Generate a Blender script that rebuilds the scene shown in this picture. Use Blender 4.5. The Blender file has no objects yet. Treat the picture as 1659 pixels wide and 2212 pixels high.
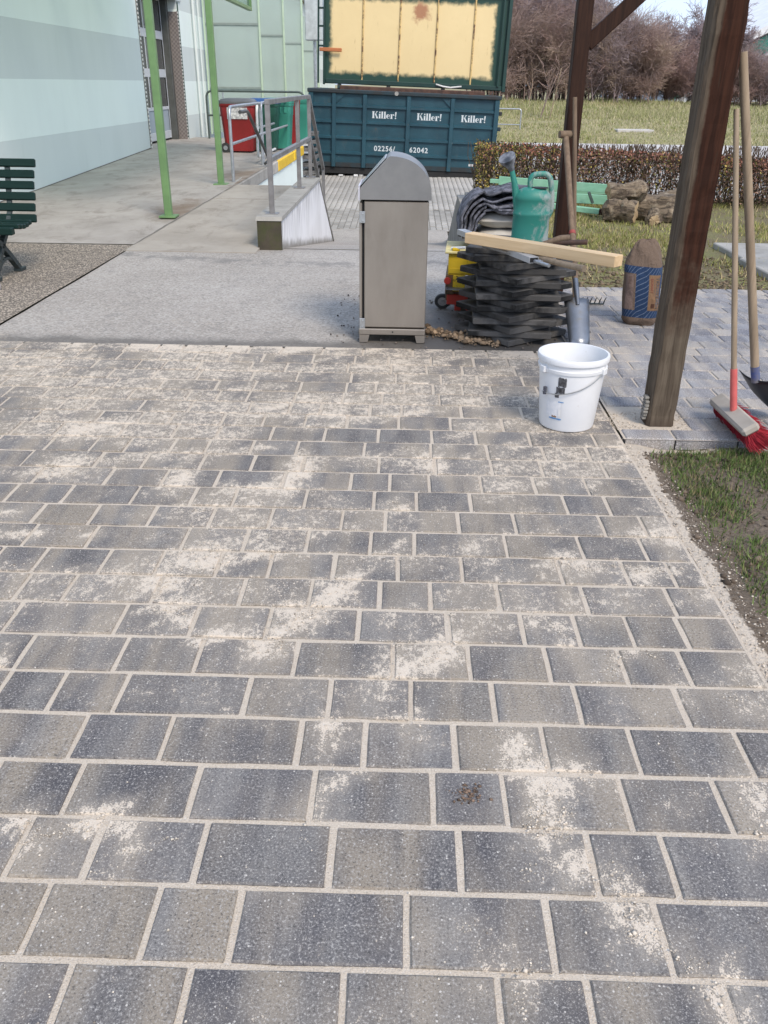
import bpy, bmesh, math, random
import numpy as np
from mathutils import Vector, Matrix, Euler

scene = bpy.context.scene
COL = scene.collection
rnd = random.Random(7)
nrs = np.random.RandomState(11)

# ------------------------------------------------------------------ camera
# calibrated from the joints of the paving: 1659 x 2212 picture units
F, PITCH, ROLL, YAW, EYE = 1803.46, 0.47395944, 0.01332318, 0.02008776, 1.55
CX, CY = 829.5, 1106.0
def _rot():
    cp, sp, cr, sr, cy, sy = math.cos(PITCH), math.sin(PITCH), math.cos(ROLL), math.sin(ROLL), math.cos(YAW), math.sin(YAW)
    Ry = np.array([[cy, sy, 0], [-sy, cy, 0], [0, 0, 1]])
    B = np.array([[1, 0, 0], [0, 0, -1], [0, 1, 0]], float)
    P = np.array([[1, 0, 0], [0, cp, -sp], [0, sp, cp]])
    Rr = np.array([[cr, -sr, 0], [sr, cr, 0], [0, 0, 1]])
    return Rr @ P @ B @ Ry
CAMR = _rot()
def ray(u, v): return CAMR.T @ np.array([(u - CX) / F, (v - CY) / F, 1.0])
def gnd(u, v, z=0.0):
    d = ray(u, v); t = (z - EYE) / d[2]; return (d[0] * t, d[1] * t, z)
def atY(u, v, Y):
    d = ray(u, v); t = Y / d[1]; return (d[0] * t, Y, EYE + d[2] * t)
def atX(u, v, X):
    d = ray(u, v); t = X / d[0]; return (X, d[1] * t, EYE + d[2] * t)

def pix(P):
    c = CAMR @ (np.array(P, float) - np.array([0, 0, EYE])); return (c[0] / c[2] * F + CX, c[1] / c[2] * F + CY)

cam = bpy.data.cameras.new('camera')
camo = bpy.data.objects.new('camera', cam); COL.objects.link(camo)
cam.sensor_width = 36; cam.lens = F / 2212 * 36
cam.clip_start = 0.05; cam.clip_end = 3000
m3 = Matrix([[CAMR[0][i], -CAMR[1][i], -CAMR[2][i]] for i in range(3)])
camo.matrix_world = Matrix.Translation((0, 0, EYE)) @ m3.to_4x4()
scene.camera = camo
scene.render.resolution_x, scene.render.resolution_y = 768, 1024

# ------------------------------------------------------------------ sky, sun, exposure
SUN_EL, SUN_AZ = math.radians(46), math.radians(150)     # azimuth clockwise from +Y
w = bpy.data.worlds.new('World'); scene.world = w; w.use_nodes = True
nt = w.node_tree; nt.nodes.clear()
o = nt.nodes.new('ShaderNodeOutputWorld'); bg = nt.nodes.new('ShaderNodeBackground')
sky = nt.nodes.new('ShaderNodeTexSky'); sky.sky_type = 'NISHITA'; sky.sun_disc = False
sky.sun_elevation = SUN_EL; sky.sun_rotation = SUN_AZ; sky.air_density = 1.0; sky.dust_density = 1.5
hs = nt.nodes.new('ShaderNodeHueSaturation'); hs.inputs['Saturation'].default_value = 0.65
# thin broken cloud veil over the whole dome
tc = nt.nodes.new('ShaderNodeTexCoord'); nz = nt.nodes.new('ShaderNodeTexNoise')
nz.inputs['Scale'].default_value = 2.2; nz.inputs['Detail'].default_value = 6
mp = nt.nodes.new('ShaderNodeMapping'); mp.inputs['Scale'].default_value = (1, 1, 3.0)
rp = nt.nodes.new('ShaderNodeValToRGB'); rp.color_ramp.elements[0].position = 0.35; rp.color_ramp.elements[1].position = 0.75
rp.color_ramp.elements[0].color = (0.4, 0.4, 0.4, 1); rp.color_ramp.elements[1].color = (0.85, 0.85, 0.85, 1)
mx = nt.nodes.new('ShaderNodeMix'); mx.data_type = 'RGBA'
mx.inputs[7].default_value = (5.2, 6.5, 9.2, 1)
nt.links.new(tc.outputs['Generated'], mp.inputs[0]); nt.links.new(mp.outputs[0], nz.inputs['Vector'])
nt.links.new(nz.outputs['Fac'], rp.inputs[0]); nt.links.new(rp.outputs[0], mx.inputs[0])
nt.links.new(sky.outputs[0], hs.inputs['Color']); nt.links.new(hs.outputs[0], mx.inputs[6])
nt.links.new(mx.outputs[2], bg.inputs['Color']); bg.inputs['Strength'].default_value = 0.13
nt.links.new(bg.outputs[0], o.inputs['Surface'])
sl = bpy.data.lights.new('sun', 'SUN'); sl.energy = 2.2; sl.angle = math.radians(18); sl.color = (1.0, 0.88, 0.72)
so = bpy.data.objects.new('sun', sl); COL.objects.link(so)
sd = Vector((math.sin(SUN_AZ) * math.cos(SUN_EL), math.cos(SUN_AZ) * math.cos(SUN_EL), math.sin(SUN_EL)))
so.rotation_euler = (-sd).to_track_quat('-Z', 'Y').to_euler(); so.location = sd * 40
scene.view_settings.view_transform = 'Standard'; scene.view_settings.look = 'None'
scene.view_settings.exposure = 0.50; scene.view_settings.gamma = 1.0
scene.view_settings.use_curve_mapping = False

# ------------------------------------------------------------------ helpers
def lin(r, g, b):
    f = lambda c: (c / 255 / 12.92) if c / 255 <= 0.04045 else ((c / 255 + 0.055) / 1.055) ** 2.4
    return (f(r), f(g), f(b), 1)
def mul(c, k): return (c[0] * k, c[1] * k, c[2] * k, 1)

class NT:
    def __init__(s, name):
        s.m = bpy.data.materials.new(name); s.m.use_nodes = True; s.t = s.m.node_tree; s.t.nodes.clear()
        s.out = s.n('ShaderNodeOutputMaterial'); s.b = s.n('ShaderNodeBsdfPrincipled')
        s.l(s.b.outputs[0], s.out.inputs['Surface'])
    def n(s, t): return s.t.nodes.new(t)
    def l(s, a, b): s.t.links.new(a, b)
    def put(s, inp, v):
        if hasattr(v, 'is_output'): s.l(v, inp)
        else: inp.default_value = v
    def math(s, op, a, b=0.0, c=0.0, clamp=False):
        n = s.n('ShaderNodeMath'); n.operation = op; n.use_clamp = clamp
        for i, v in enumerate((a, b, c)): s.put(n.inputs[i], v)
        return n.outputs[0]
    def mix(s, f, a, b, mode='MIX'):
        n = s.n('ShaderNodeMix'); n.data_type = 'RGBA'; n.blend_type = mode
        s.put(n.inputs[0], f); s.put(n.inputs[6], a); s.put(n.inputs[7], b); return n.outputs[2]
    def coord(s, kind='Object'):
        if kind == 'World':
            return s.n('ShaderNodeNewGeometry').outputs['Position']
        return s.n('ShaderNodeTexCoord').outputs[kind]
    def mapv(s, v, scale=(1, 1, 1), loc=(0, 0, 0), rot=(0, 0, 0)):
        n = s.n('ShaderNodeMapping'); s.l(v, n.inputs[0]); n.inputs['Scale'].default_value = scale
        n.inputs['Location'].default_value = loc; n.inputs['Rotation'].default_value = rot; return n.outputs[0]
    def noise(s, v, scale=5, detail=4, rough=0.55, dist=0.0):
        n = s.n('ShaderNodeTexNoise'); s.l(v, n.inputs['Vector']); n.inputs['Scale'].default_value = scale
        n.inputs['Detail'].default_value = detail; n.inputs['Roughness'].default_value = rough
        n.inputs['Distortion'].default_value = dist; return n.outputs['Fac']
    def ramp(s, f, a, b, ca=(0, 0, 0, 1), cb=(1, 1, 1, 1)):
        n = s.n('ShaderNodeValToRGB'); s.l(f, n.inputs[0]); e = n.color_ramp.elements
        e[0].position, e[1].position = a, b; e[0].color, e[1].color = ca, cb; return n.outputs[0]
    def step(s, f, a, b):
        n = s.n('ShaderNodeMapRange'); n.interpolation_type = 'SMOOTHSTEP'; s.l(f, n.inputs[0])
        n.inputs[1].default_value, n.inputs[2].default_value = a, b; return n.outputs[0]
    def sep(s, v):
        n = s.n('ShaderNodeSeparateXYZ'); s.l(v, n.inputs[0]); return n.outputs
    def rand(s): return s.n('ShaderNodeObjectInfo').outputs['Random']
    def attr(s, name, out='Fac'):
        n = s.n('ShaderNodeAttribute'); n.attribute_name = name; return n.outputs[out]
    def bump(s, h, strength=0.3, dist=0.01):
        n = s.n('ShaderNodeBump'); s.l(h, n.inputs['Height']); n.inputs['Strength'].default_value = strength
        n.inputs['Distance'].default_value = dist; s.l(n.outputs[0], s.b.inputs['Normal'])
    def done(s, col=None, rough=None, metal=None, spec=None):
        if col is not None: s.put(s.b.inputs['Base Color'], col)
        if rough is not None: s.put(s.b.inputs['Roughness'], rough)
        if metal is not None: s.put(s.b.inputs['Metallic'], metal)
        if spec is not None: s.b.inputs['Specular IOR Level'].default_value = spec
        return s.m

def surf(name, c1, c2=None, scale=4.0, rough=0.6, metal=0.0, bump=0.15, bscale=60, bdist=0.004, stretch=(1, 1, 1),
         dirt=None, dscale=2.5, damt=(0.5, 0.75), coord='Object', spec=0.5, rvar=0.12, perobj=0.0):
    """general weathered surface: two tones, dirt patches with a shape of their own, fine relief"""
    s = NT(name); v = s.coord(coord); vs = s.mapv(v, stretch)
    if perobj:
        n = s.n('ShaderNodeVectorMath'); n.operation = 'ADD'; s.l(vs, n.inputs[0])
        r = s.math('MULTIPLY', s.rand(), 37.0); s.l(r, n.inputs[1]); vs = n.outputs[0]
    n1 = s.noise(vs, scale, 6, 0.6)
    if c2 is None: c2 = mul(c1, 0.72)
    col = s.mix(s.step(n1, 0.32, 0.68), c1, c2)
    if perobj:
        k = s.math('MULTIPLY_ADD', s.rand(), perobj, 1 - perobj / 2)
        h = s.n('ShaderNodeHueSaturation'); s.l(col, h.inputs['Color']); s.l(k, h.inputs['Value']); col = h.outputs[0]
    if dirt is not None:
        n2 = s.noise(vs, dscale, 8, 0.68, 0.4)
        col = s.mix(s.step(n2, damt[0], damt[1]), col, dirt)
    n3 = s.noise(v, bscale, 3, 0.6)
    rr = s.math('MULTIPLY_ADD', n1, rvar * 2, rough - rvar)
    if bump: s.bump(n3, bump, bdist)
    return s.done(col, rr, metal, spec)

class MB:
    """collects shapes into one mesh"""
    def __init__(s): s.v = []; s.f = []; s.mi = []; s.cur = 0
    def add(s, vs, fs):
        b = len(s.v); s.v += [tuple(map(float, p)) for p in vs]
        for q in fs: s.f.append(tuple(b + i for i in q)); s.mi.append(s.cur)
        return s
    def box(s, x0, x1, y0, y1, z0, z1, c=0.0, M=None):
        if c <= 0:
            vs = [(x, y, z) for z in (z0, z1) for y in (y0, y1) for x in (x0, x1)]
            fs = [(0, 2, 3, 1), (4, 5, 7, 6), (0, 1, 5, 4), (2, 6, 7, 3), (0, 4, 6, 2), (1, 3, 7, 5)]
        else:
            c = min(c, (x1 - x0) * .45, (y1 - y0) * .45, (z1 - z0) * .45)
            vs = []; idx = {}
            X, Y, Z = (x0, x1), (y0, y1), (z0, z1); sg = (1, -1)
            for i in (0, 1):
                for j in (0, 1):
                    for k in (0, 1):
                        for a in range(3):
                            p = [X[i] + (c * sg[i] if a != 0 else 0), Y[j] + (c * sg[j] if a != 1 else 0), Z[k] + (c * sg[k] if a != 2 else 0)]
                            idx[(i, j, k, a)] = len(vs); vs.append(p)
            I = idx; fs = []
            for k in (0, 1):
                q = [I[0, 0, k, 2], I[1, 0, k, 2], I[1, 1, k, 2], I[0, 1, k, 2]]; fs.append(q if k else q[::-1])
                q = [I[0, k, 0, 1], I[1, k, 0, 1], I[1, k, 1, 1], I[0, k, 1, 1]]; fs.append(q[::-1] if k else q)
                q = [I[k, 0, 0, 0], I[k, 1, 0, 0], I[k, 1, 1, 0], I[k, 0, 1, 0]]; fs.append(q if k else q[::-1])
            for a in (0, 1):
                for b in (0, 1):
                    fs.append([I[0, a, b, 1], I[1, a, b, 1], I[1, a, b, 2], I[0, a, b, 2]][::(1 if (a + b) % 2 == 1 else -1)][::-1 if a == 0 and b == 0 or a == 1 and b == 1 else 1])
                    fs.append([I[a, 0, b, 0], I[a, 1, b, 0], I[a, 1, b, 2], I[a, 0, b, 2]])
                    fs.append([I[a, b, 0, 0], I[a, b, 1, 0], I[a, b, 1, 1], I[a, b, 0, 1]])
            for i in (0, 1):
                for j in (0, 1):
                    for k in (0, 1): fs.append([I[i, j, k, 0], I[i, j, k, 1], I[i, j, k, 2]])
        if M is not None: vs = [tuple(M @ Vector(p)) for p in vs]
        return s.add(vs, fs)
    def tube(s, pts, r, n=10, caps=True, up=None):
        pts = [Vector(p) for p in pts]; k = len(pts)
        rs = list(r) if isinstance(r, (list, tuple)) else [r] * k
        vs = []; prev = None
        for i, p in enumerate(pts):
            d = (pts[min(i + 1, k - 1)] - pts[max(i - 1, 0)]).normalized()
            if prev is None:
                a = Vector((0, 0, 1)) if abs(d.z) < 0.9 else Vector((1, 0, 0))
                prev = d.cross(a).normalized()
            prev = (prev - d * prev.dot(d)).normalized(); q = d.cross(prev)
            for j in range(n):
                t = 2 * math.pi * j / n + (math.pi / n)
                vs.append(p + (prev * math.cos(t) + q * math.sin(t)) * rs[i])
        fs = [(i * n + j, i * n + (j + 1) % n, (i + 1) * n + (j + 1) % n, (i + 1) * n + j) for i in range(k - 1) for j in range(n)]
        if caps: fs += [tuple(range(n))[::-1], tuple((k - 1) * n + j for j in range(n))]
        return s.add(vs, fs)
    def sq(s, a, b, w, h=None, up=(0, 0, 1)):
        """rectangular bar from a to b"""
        h = h or w; a, b = Vector(a), Vector(b); d = (b - a).normalized(); u = Vector(up)
        if abs(d.dot(u)) > 0.95: u = Vector((0, 1, 0))
        x = d.cross(u).normalized(); y = x.cross(d).normalized()
        M = Matrix((x, d, y)).transposed().to_4x4(); M.translation = a
        return s.box(-w / 2, w / 2, 0, (b - a).length, -h / 2, h / 2, min(w, h) * 0.08, M)
    def lathe(s, prof, c=(0, 0, 0), n=32, axis='z', caps=False):
        vs = []; k = len(prof)
        for r, z in prof:
            for j in range(n):
                t = 2 * math.pi * j / n; a, b = r * math.cos(t), r * math.sin(t)
                p = (a, b, z) if axis == 'z' else ((z, a, b) if axis == 'x' else (a, z, b))
                vs.append((c[0] + p[0], c[1] + p[1], c[2] + p[2]))
        fs = [(i * n + j, i * n + (j + 1) % n, (i + 1) * n + (j + 1) % n, (i + 1) * n + j) for i in range(k - 1) for j in range(n)]
        if caps: fs += [tuple(range(n))[::-1], tuple((k - 1) * n + j for j in range(n))]
        return s.add(vs, fs)
    def prism(s, poly, y0, y1, plane='xz', M=None):
        """polygon in a plane, extruded along the third axis"""
        n = len(poly)
        def P(p, t): return {'xz': (p[0], t, p[1]), 'xy': (p[0], p[1], t), 'yz': (t, p[0], p[1])}[plane]
        vs = [P(p, y0) for p in poly] + [P(p, y1) for p in poly]
        if M is not None: vs = [tuple(M @ Vector(p)) for p in vs]
        fs = [tuple(range(n)), tuple(range(n, 2 * n))[::-1]] + [(i, (i + 1) % n, n + (i + 1) % n, n + i) for i in range(n)]
        return s.add(vs, fs)
    def build(s, name, mat, parent=None, smooth=None, loc=None):
        me = bpy.data.meshes.new(name); me.from_pydata(s.v, [], s.f); me.update()
        bm = bmesh.new(); bm.from_mesh(me); bmesh.ops.recalc_face_normals(bm, faces=bm.faces); bm.to_mesh(me); bm.free()
        ms = mat if isinstance(mat, (list, tuple)) else [mat]
        for m in ms: me.materials.append(m)
        if len(ms) > 1: me.polygons.foreach_set('material_index', s.mi)
        if smooth is not None:
            me.polygons.foreach_set('use_smooth', [True] * len(me.polygons)); me.set_sharp_from_angle(angle=math.radians(smooth))
        return link(name, me, parent, loc)

def link(name, data, parent=None, loc=None):
    ob = bpy.data.objects.new(name, data); COL.objects.link(ob)
    if loc is not None: ob.location = loc
    if parent is not None: ob.parent = parent
    return ob
def tag(ob, label, cat, group=None, kind=None):
    ob['label'] = label; ob['category'] = cat
    if group: ob['group'] = group
    if kind: ob['kind'] = kind
    return ob
def thing(name, label, cat, loc=(0, 0, 0), rz=0.0, group=None):
    ob = link(name, None); ob.location = loc; ob.rotation_euler = (0, 0, rz); return tag(ob, label, cat, group)
def struct(ob): ob['kind'] = 'structure'; return ob
def fast_mesh(name, V, Fc, mat, cols=None, parent=None, smooth=False):
    """big meshes from numpy arrays, all faces with the same number of corners; cols = per-face colour"""
    V = np.asarray(V, np.float32); Fc = np.asarray(Fc, np.int32); k = Fc.shape[1]
    me = bpy.data.meshes.new(name); me.vertices.add(len(V)); me.vertices.foreach_set('co', V.ravel())
    me.loops.add(Fc.size); me.loops.foreach_set('vertex_index', Fc.ravel())
    me.polygons.add(len(Fc)); me.polygons.foreach_set('loop_start', np.arange(0, Fc.size, k, dtype=np.int32))
    me.update(calc_edges=True)
    if smooth: me.polygons.foreach_set('use_smooth', [True] * len(Fc))
    if cols is not None:
        a = me.attributes.new('tone', 'FLOAT_COLOR', 'FACE'); c = np.ones((len(Fc), 4), np.float32); c[:, :3] = cols
        a.data.foreach_set('color', c.ravel())
    me.materials.append(mat); return link(name, me, parent)

# value noise for densities and relief
_P = nrs.rand(256, 256)
def vnoise(x, y):
    x = np.asarray(x, float); y = np.asarray(y, float)
    xi, yi = np.floor(x).astype(int), np.floor(y).astype(int); fx, fy = x - xi, y - yi
    fx, fy = fx * fx * (3 - 2 * fx), fy * fy * (3 - 2 * fy)
    g = lambda a, b: _P[a % 256, b % 256]
    return (g(xi, yi) * (1 - fx) + g(xi + 1, yi) * fx) * (1 - fy) + (g(xi, yi + 1) * (1 - fx) + g(xi + 1, yi + 1) * fx) * fy
def fbm(x, y, o=4):
    r = 0; a = 0.5; t = 0
    for i in range(o): r = r + a * vnoise(x * 2 ** i + 17 * i, y * 2 ** i + 31 * i); t += a; a *= 0.55
    return r / t
def grid(name, xs, ys, zf, mat, attrs=None, smooth=True, parent=None):
    X, Y = np.meshgrid(xs, ys); Z = zf(X, Y); n, m = X.shape
    V = np.stack([X, Y, Z], -1).reshape(-1, 3)
    I = np.arange(n * m).reshape(n, m)
    Fc = np.stack([I[:-1, :-1], I[:-1, 1:], I[1:, 1:], I[1:, :-1]], -1).reshape(-1, 4)
    ob = fast_mesh(name, V, Fc, mat, smooth=smooth, parent=parent)
    for k, fn in (attrs or {}).items():
        a = ob.data.attributes.new(k, 'FLOAT', 'POINT'); a.data.foreach_set('value', fn(X, Y).astype(np.float32).ravel())
    return ob
def text_polys(txt, size, font_space=1.0, bold=0.0):
    """flat outline mesh of a piece of lettering: vertices, faces, width"""
    c = bpy.data.curves.new('lettering', 'FONT'); c.body = txt; c.size = size; c.space_character = font_space; c.offset = bold
    c.resolution_u = 3
    ob = bpy.data.objects.new('lettering', c); COL.objects.link(ob)
    dg = bpy.context.evaluated_depsgraph_get(); me = ob.evaluated_get(dg).to_mesh()
    v = [tuple(p.co) for p in me.vertices]; f = [tuple(p.vertices) for p in me.polygons]
    ob.evaluated_get(dg).to_mesh_clear(); bpy.data.objects.remove(ob); bpy.data.curves.remove(c)
    return v, f

# ------------------------------------------------------------------ where the sand lies (metres on the paving)
_BL = [(645,1040,25,45,.9),(180,930,110,25,.62),(450,795,200,25,.4),(100,780,120,18,.42),(700,860,160,20,.5),(850,790,120,20,.5),
 (930,1005,50,20,.8),(380,1035,40,25,.8),(160,1010,90,25,.6),(870,1090,28,12,.9),(440,1205,110,20,.8),(560,1195,60,22,.75),
 (335,1270,25,40,.85),(345,1325,50,28,.9),(620,1340,70,40,.8),(570,1395,50,40,.95),(740,1290,50,35,.65),(690,1315,40,35,.8),
 (980,1420,35,60,.95),(900,1430,60,40,.5),(1250,1210,45,25,.9),(1370,1225,80,20,.95),(1400,1150,80,20,.55),(1200,1350,50,60,.45),
 (1340,1440,120,20,.5),(740,1600,35,50,.6),(860,1500,80,40,.45),(1130,1640,75,35,.85),(1275,1630,38,30,1.0),(1120,1740,50,45,.8),
 (1210,1750,50,60,.65),(230,1770,75,28,.95),(100,1790,60,28,.7),(130,1850,70,50,.45),(290,1840,50,45,.45),(155,1990,30,35,.55),
 (1340,1930,45,50,.8),(1370,2010,45,50,.75),(1440,2080,60,25,.9),(1560,2150,55,55,.95),(1100,1830,40,50,.65),(1180,1870,50,50,.4),
 (1160,2140,45,50,.75),(1010,2010,60,45,.4),(1620,1720,40,55,.8),(1450,1720,45,18,.35),(1610,1500,50,25,.6),(1130,1090,40,30,.5),
 (250,860,90,14,.35),(760,1000,60,14,.35),(1010,870,70,12,.5),(420,1140,60,14,.4),(90,1150,50,14,.5),(8,1438,38,22,1.15)]
SB = []
for u, v, ru, rv, st in _BL:
    c = gnd(u, v); a = gnd(u + ru, v); b = gnd(u, v - rv)
    SB.append((c[0], c[1], abs(a[0] - c[0]), abs(b[1] - c[1]), st))
_SP = [([(250,1250),(340,1230),(440,1205),(560,1190),(640,1195)],16,.75),([(335,1250),(330,1330),(420,1370),(540,1400),(640,1360),(700,1310),(740,1260),(790,1270)],20,.8),
 ([(640,970),(650,1040),(610,1090)],15,.8),([(990,1380),(985,1450),(900,1500)],20,.8),([(720,1580),(750,1600),(770,1640)],14,.7),([(1060,1610),(1150,1650),(1180,1700),(1120,1770),(1220,1800)],24,.75),
 ([(1280,1880),(1340,1950),(1400,2060),(1500,2110),(1600,2212)],26,.85),([(60,1760),(180,1780),(270,1750),(400,1790)],16,.75),([(1200,1200),(1270,1230),(1400,1225),(1480,1230)],16,.85),([(0,1120),(80,1140),(200,1180)],14,.7),
 ([(680,1820),(720,1700),(750,1680)],13,.55),([(560,870),(700,900),(900,890)],12,.6),([(200,1000),(330,990),(480,960)],12,.55),([(840,1170),(1000,1180),(1130,1200)],13,.5),([(1090,1280),(1180,1330),(1200,1390)],16,.55),
 ([(850,1500),(900,1550),(880,1600)],14,.55),([(1320,1440),(1440,1450),(1560,1440)],14,.6),([(420,1040),(560,1050),(640,1035)],12,.6),([(1100,960),(1200,1000),(1260,1060)],13,.55),([(120,2010),(170,1960),(230,1950)],14,.5),
 ([(900,2010),(1000,1990),(1090,2040)],18,.4),([(1120,2100),(1170,2160),(1160,2212)],20,.75),([(1560,1690),(1620,1740),(1659,1800)],20,.75),([(540,1880),(600,1910)],12,.4),([(470,1720),(520,1690)],10,.45)]
SPG = []
for L_, w_, st_ in _SP:
    P_ = [gnd(u, v)[:2] for u, v in L_]; um, vm = L_[len(L_) // 2]; SPG.append((P_, abs(gnd(um + w_, vm)[0] - gnd(um, vm)[0]) * 1.15, st_))
def sand_at(X, Y):
    X = np.asarray(X, float); Y = np.asarray(Y, float)
    wx = X + (fbm(X * 4, Y * 4, 3) - .5) * .22; wy = Y + (fbm(X * 4 + 40, Y * 4 + 9, 3) - .5) * .3
    d = np.zeros_like(X)
    for cx, cy, rx, ry, st in SB:
        d = np.maximum(d, st * np.exp(-(((wx - cx) / rx) ** 2 + ((wy - cy) / ry) ** 2) * 0.8))
    for P_, wd, st in SPG:
        for (xa, ya), (xb, yb) in zip(P_[:-1], P_[1:]):
            L2_ = (xb - xa) ** 2 + (yb - ya) ** 2; tt = np.clip(((wx - xa) * (xb - xa) + (wy - ya) * (yb - ya)) / L2_, 0, 1)
            d = np.maximum(d, st * np.exp(-((wx - xa - tt * (xb - xa)) ** 2 + (wy - ya - tt * (yb - ya)) ** 2) / wd ** 2))
    sw = np.sqrt((X + 1.2) ** 2 + (Y - 6.5) ** 2); an = np.arctan2(Y - 6.5, X + 1.2)      # arcs left by the broom
    fine = np.clip((fbm(sw * 9.0, an * 5.0 + 2, 3) - .48) * 2.3, 0, .38) * np.clip((Y - .5) / 2.0, .5, 1)
    base = np.clip((fbm(X * 2.3 + 5, Y * 2.0 + 3, 4) - .45) * 2.2, 0, .36) * np.clip((Y - .9) / 2.2, .38, 1)
    edge = 0.28 * np.exp(-((Y - 5.36) / .13) ** 2) + 0.22 * np.exp(-((X - 1.09) / .05) ** 2) * (Y < 3.8)
    far = np.clip((Y - 1.6) / 2.6, 0, 1) * .13
    return np.clip(np.maximum(np.maximum(d, base), fine) + edge + far + .08, 0, 1.1)

# ------------------------------------------------------------------ materials
SAND = (0.585, 0.51, 0.42, 1); SAND2 = (0.47, 0.405, 0.325, 1)
def make_sand():
    s = NT('joint_sand'); v = s.coord('World')
    n = s.noise(v, 260, 2, .7); n2 = s.noise(v, 5, 4)
    c = s.mix(n2, SAND, SAND2); c = s.mix(s.step(n, .52, .72), c, (.36, .31, .25, 1)); c = s.mix(s.step(n, .30, .42), (.64, .60, .54, 1), c)
    s.bump(n, .9, .004); return s.done(c, .95)
def make_paver(name, light=1.0, sandk=1.0, var=.24, tint=(1, 1, 1)):
    mul = lambda c, k: (c[0] * k * tint[0], c[1] * k * tint[1], c[2] * k * tint[2], 1)
    s = NT(name); v = s.coord('World'); r = s.attr('piece')
    off = s.n('ShaderNodeCombineXYZ'); s.l(s.math('MULTIPLY', r, 91.0), off.inputs[0]); s.l(s.math('MULTIPLY', r, 53.0), off.inputs[1])
    ad = s.n('ShaderNodeVectorMath'); ad.operation = 'ADD'; s.l(v, ad.inputs[0]); s.l(off.outputs[0], ad.inputs[1]); p = ad.outputs[0]
    st = s.noise(s.mapv(p, (9, 1.1, 1)), 1.0, 3, .5)          # bands of pigment along the casting direction
    st2 = s.noise(s.mapv(p, (22, 2.5, 1)), 1.0, 3, .55)
    hue = s.noise(s.mapv(p, (5, 1.0, 1)), 1.0, 2)
    A = mul((.076, .074, .082, 1), light); B = mul((.245, .208, .162, 1), light); Cc = mul((.155, .149, .145, 1), light)
    col = s.mix(s.step(st, .36, .66), A, Cc)
    col = s.mix(s.math('MULTIPLY', s.step(hue, .42, .64), .9), col, B)
    col = s.mix(s.math('MULTIPLY', s.step(st2, .52, .7), .45), col, A)
    vb = s.math('MULTIPLY_ADD', r, var, 1 - var / 2)
    h = s.n('ShaderNodeHueSaturation'); s.l(col, h.inputs['Color']); s.l(vb, h.inputs['Value']); col = h.outputs[0]
    f1 = s.noise(v, 330, 2, .7); f2 = s.noise(v, 120, 2, .6)
    f3 = s.noise(v, 170, 2, .7); col = s.mix(s.math('MULTIPLY', s.step(f3, .54, .68), .8), col, mul((.36, .345, .325, 1), light)); col = s.mix(s.math('MULTIPLY', s.step(f3, .45, .32), .75), col, mul((.035, .036, .04, 1), light)); col = s.mix(s.math('MULTIPLY', s.step(f1, .56, .7), .6), col, mul((.42, .41, .39, 1), light))
    sand = s.attr('sand'); n1 = s.noise(v, 210, 2, .75); n2 = s.noise(v, 14, 4, .65, .4); n3 = s.noise(s.mapv(v, (1, .6, 1)), 55, 3, .7)
    ct = lambda a, k: s.math('MULTIPLY_ADD', a, k, -.5 * k)
    mixn = s.math('ADD', ct(n1, 1.25), s.math('ADD', ct(n2, 1.0), ct(n3, 1.25)))
    k = s.math('SUBTRACT', s.math('MULTIPLY_ADD', sand, 1.0 * sandk, mixn), 0.52)
    film = s.math('MULTIPLY', s.step(s.math('ADD', s.math('MULTIPLY', sand, sandk), s.math('ADD', ct(n2, .5), ct(n3, .3))), -.05, .85), .62)
    col = s.mix(film, col, (.37, .325, .268, 1))
    m = s.math('MULTIPLY', s.step(k, -.0, .17), .95)
    g = s.noise(v, 260, 2, .7); sc = s.mix(s.step(g, .5, .7), SAND, SAND2); sc = s.mix(s.step(g, .3, .4), (.64, .60, .54, 1), sc)
    col = s.mix(m, col, sc)
    vo = s.n('ShaderNodeTexVoronoi'); s.l(v, vo.inputs['Vector']); vo.inputs['Scale'].default_value = 120
    gr = s.math('MULTIPLY', s.math('LESS_THAN', vo.outputs['Distance'], .26), s.math('LESS_THAN', s.sep(vo.outputs['Color'])[0], s.math('MULTIPLY_ADD', sand, .25, .02)))
    col = s.mix(s.math('MULTIPLY', gr, .75 * sandk), col, (.58, .55, .5, 1))
    hgt = s.math('ADD', s.math('MULTIPLY', f1, .5), s.math('ADD', s.math('MULTIPLY', m, .8), s.math('MULTIPLY', f2, .4)))
    s.bump(hgt, .55, .003); return s.done(col, .86, spec=.3)
M_SAND = make_sand(); M_PAVER = make_paver('concrete_paver'); M_TPAVER = make_paver('terrace_paver', 1.65, .40, .2, (.97, 1.0, 1.06))
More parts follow.
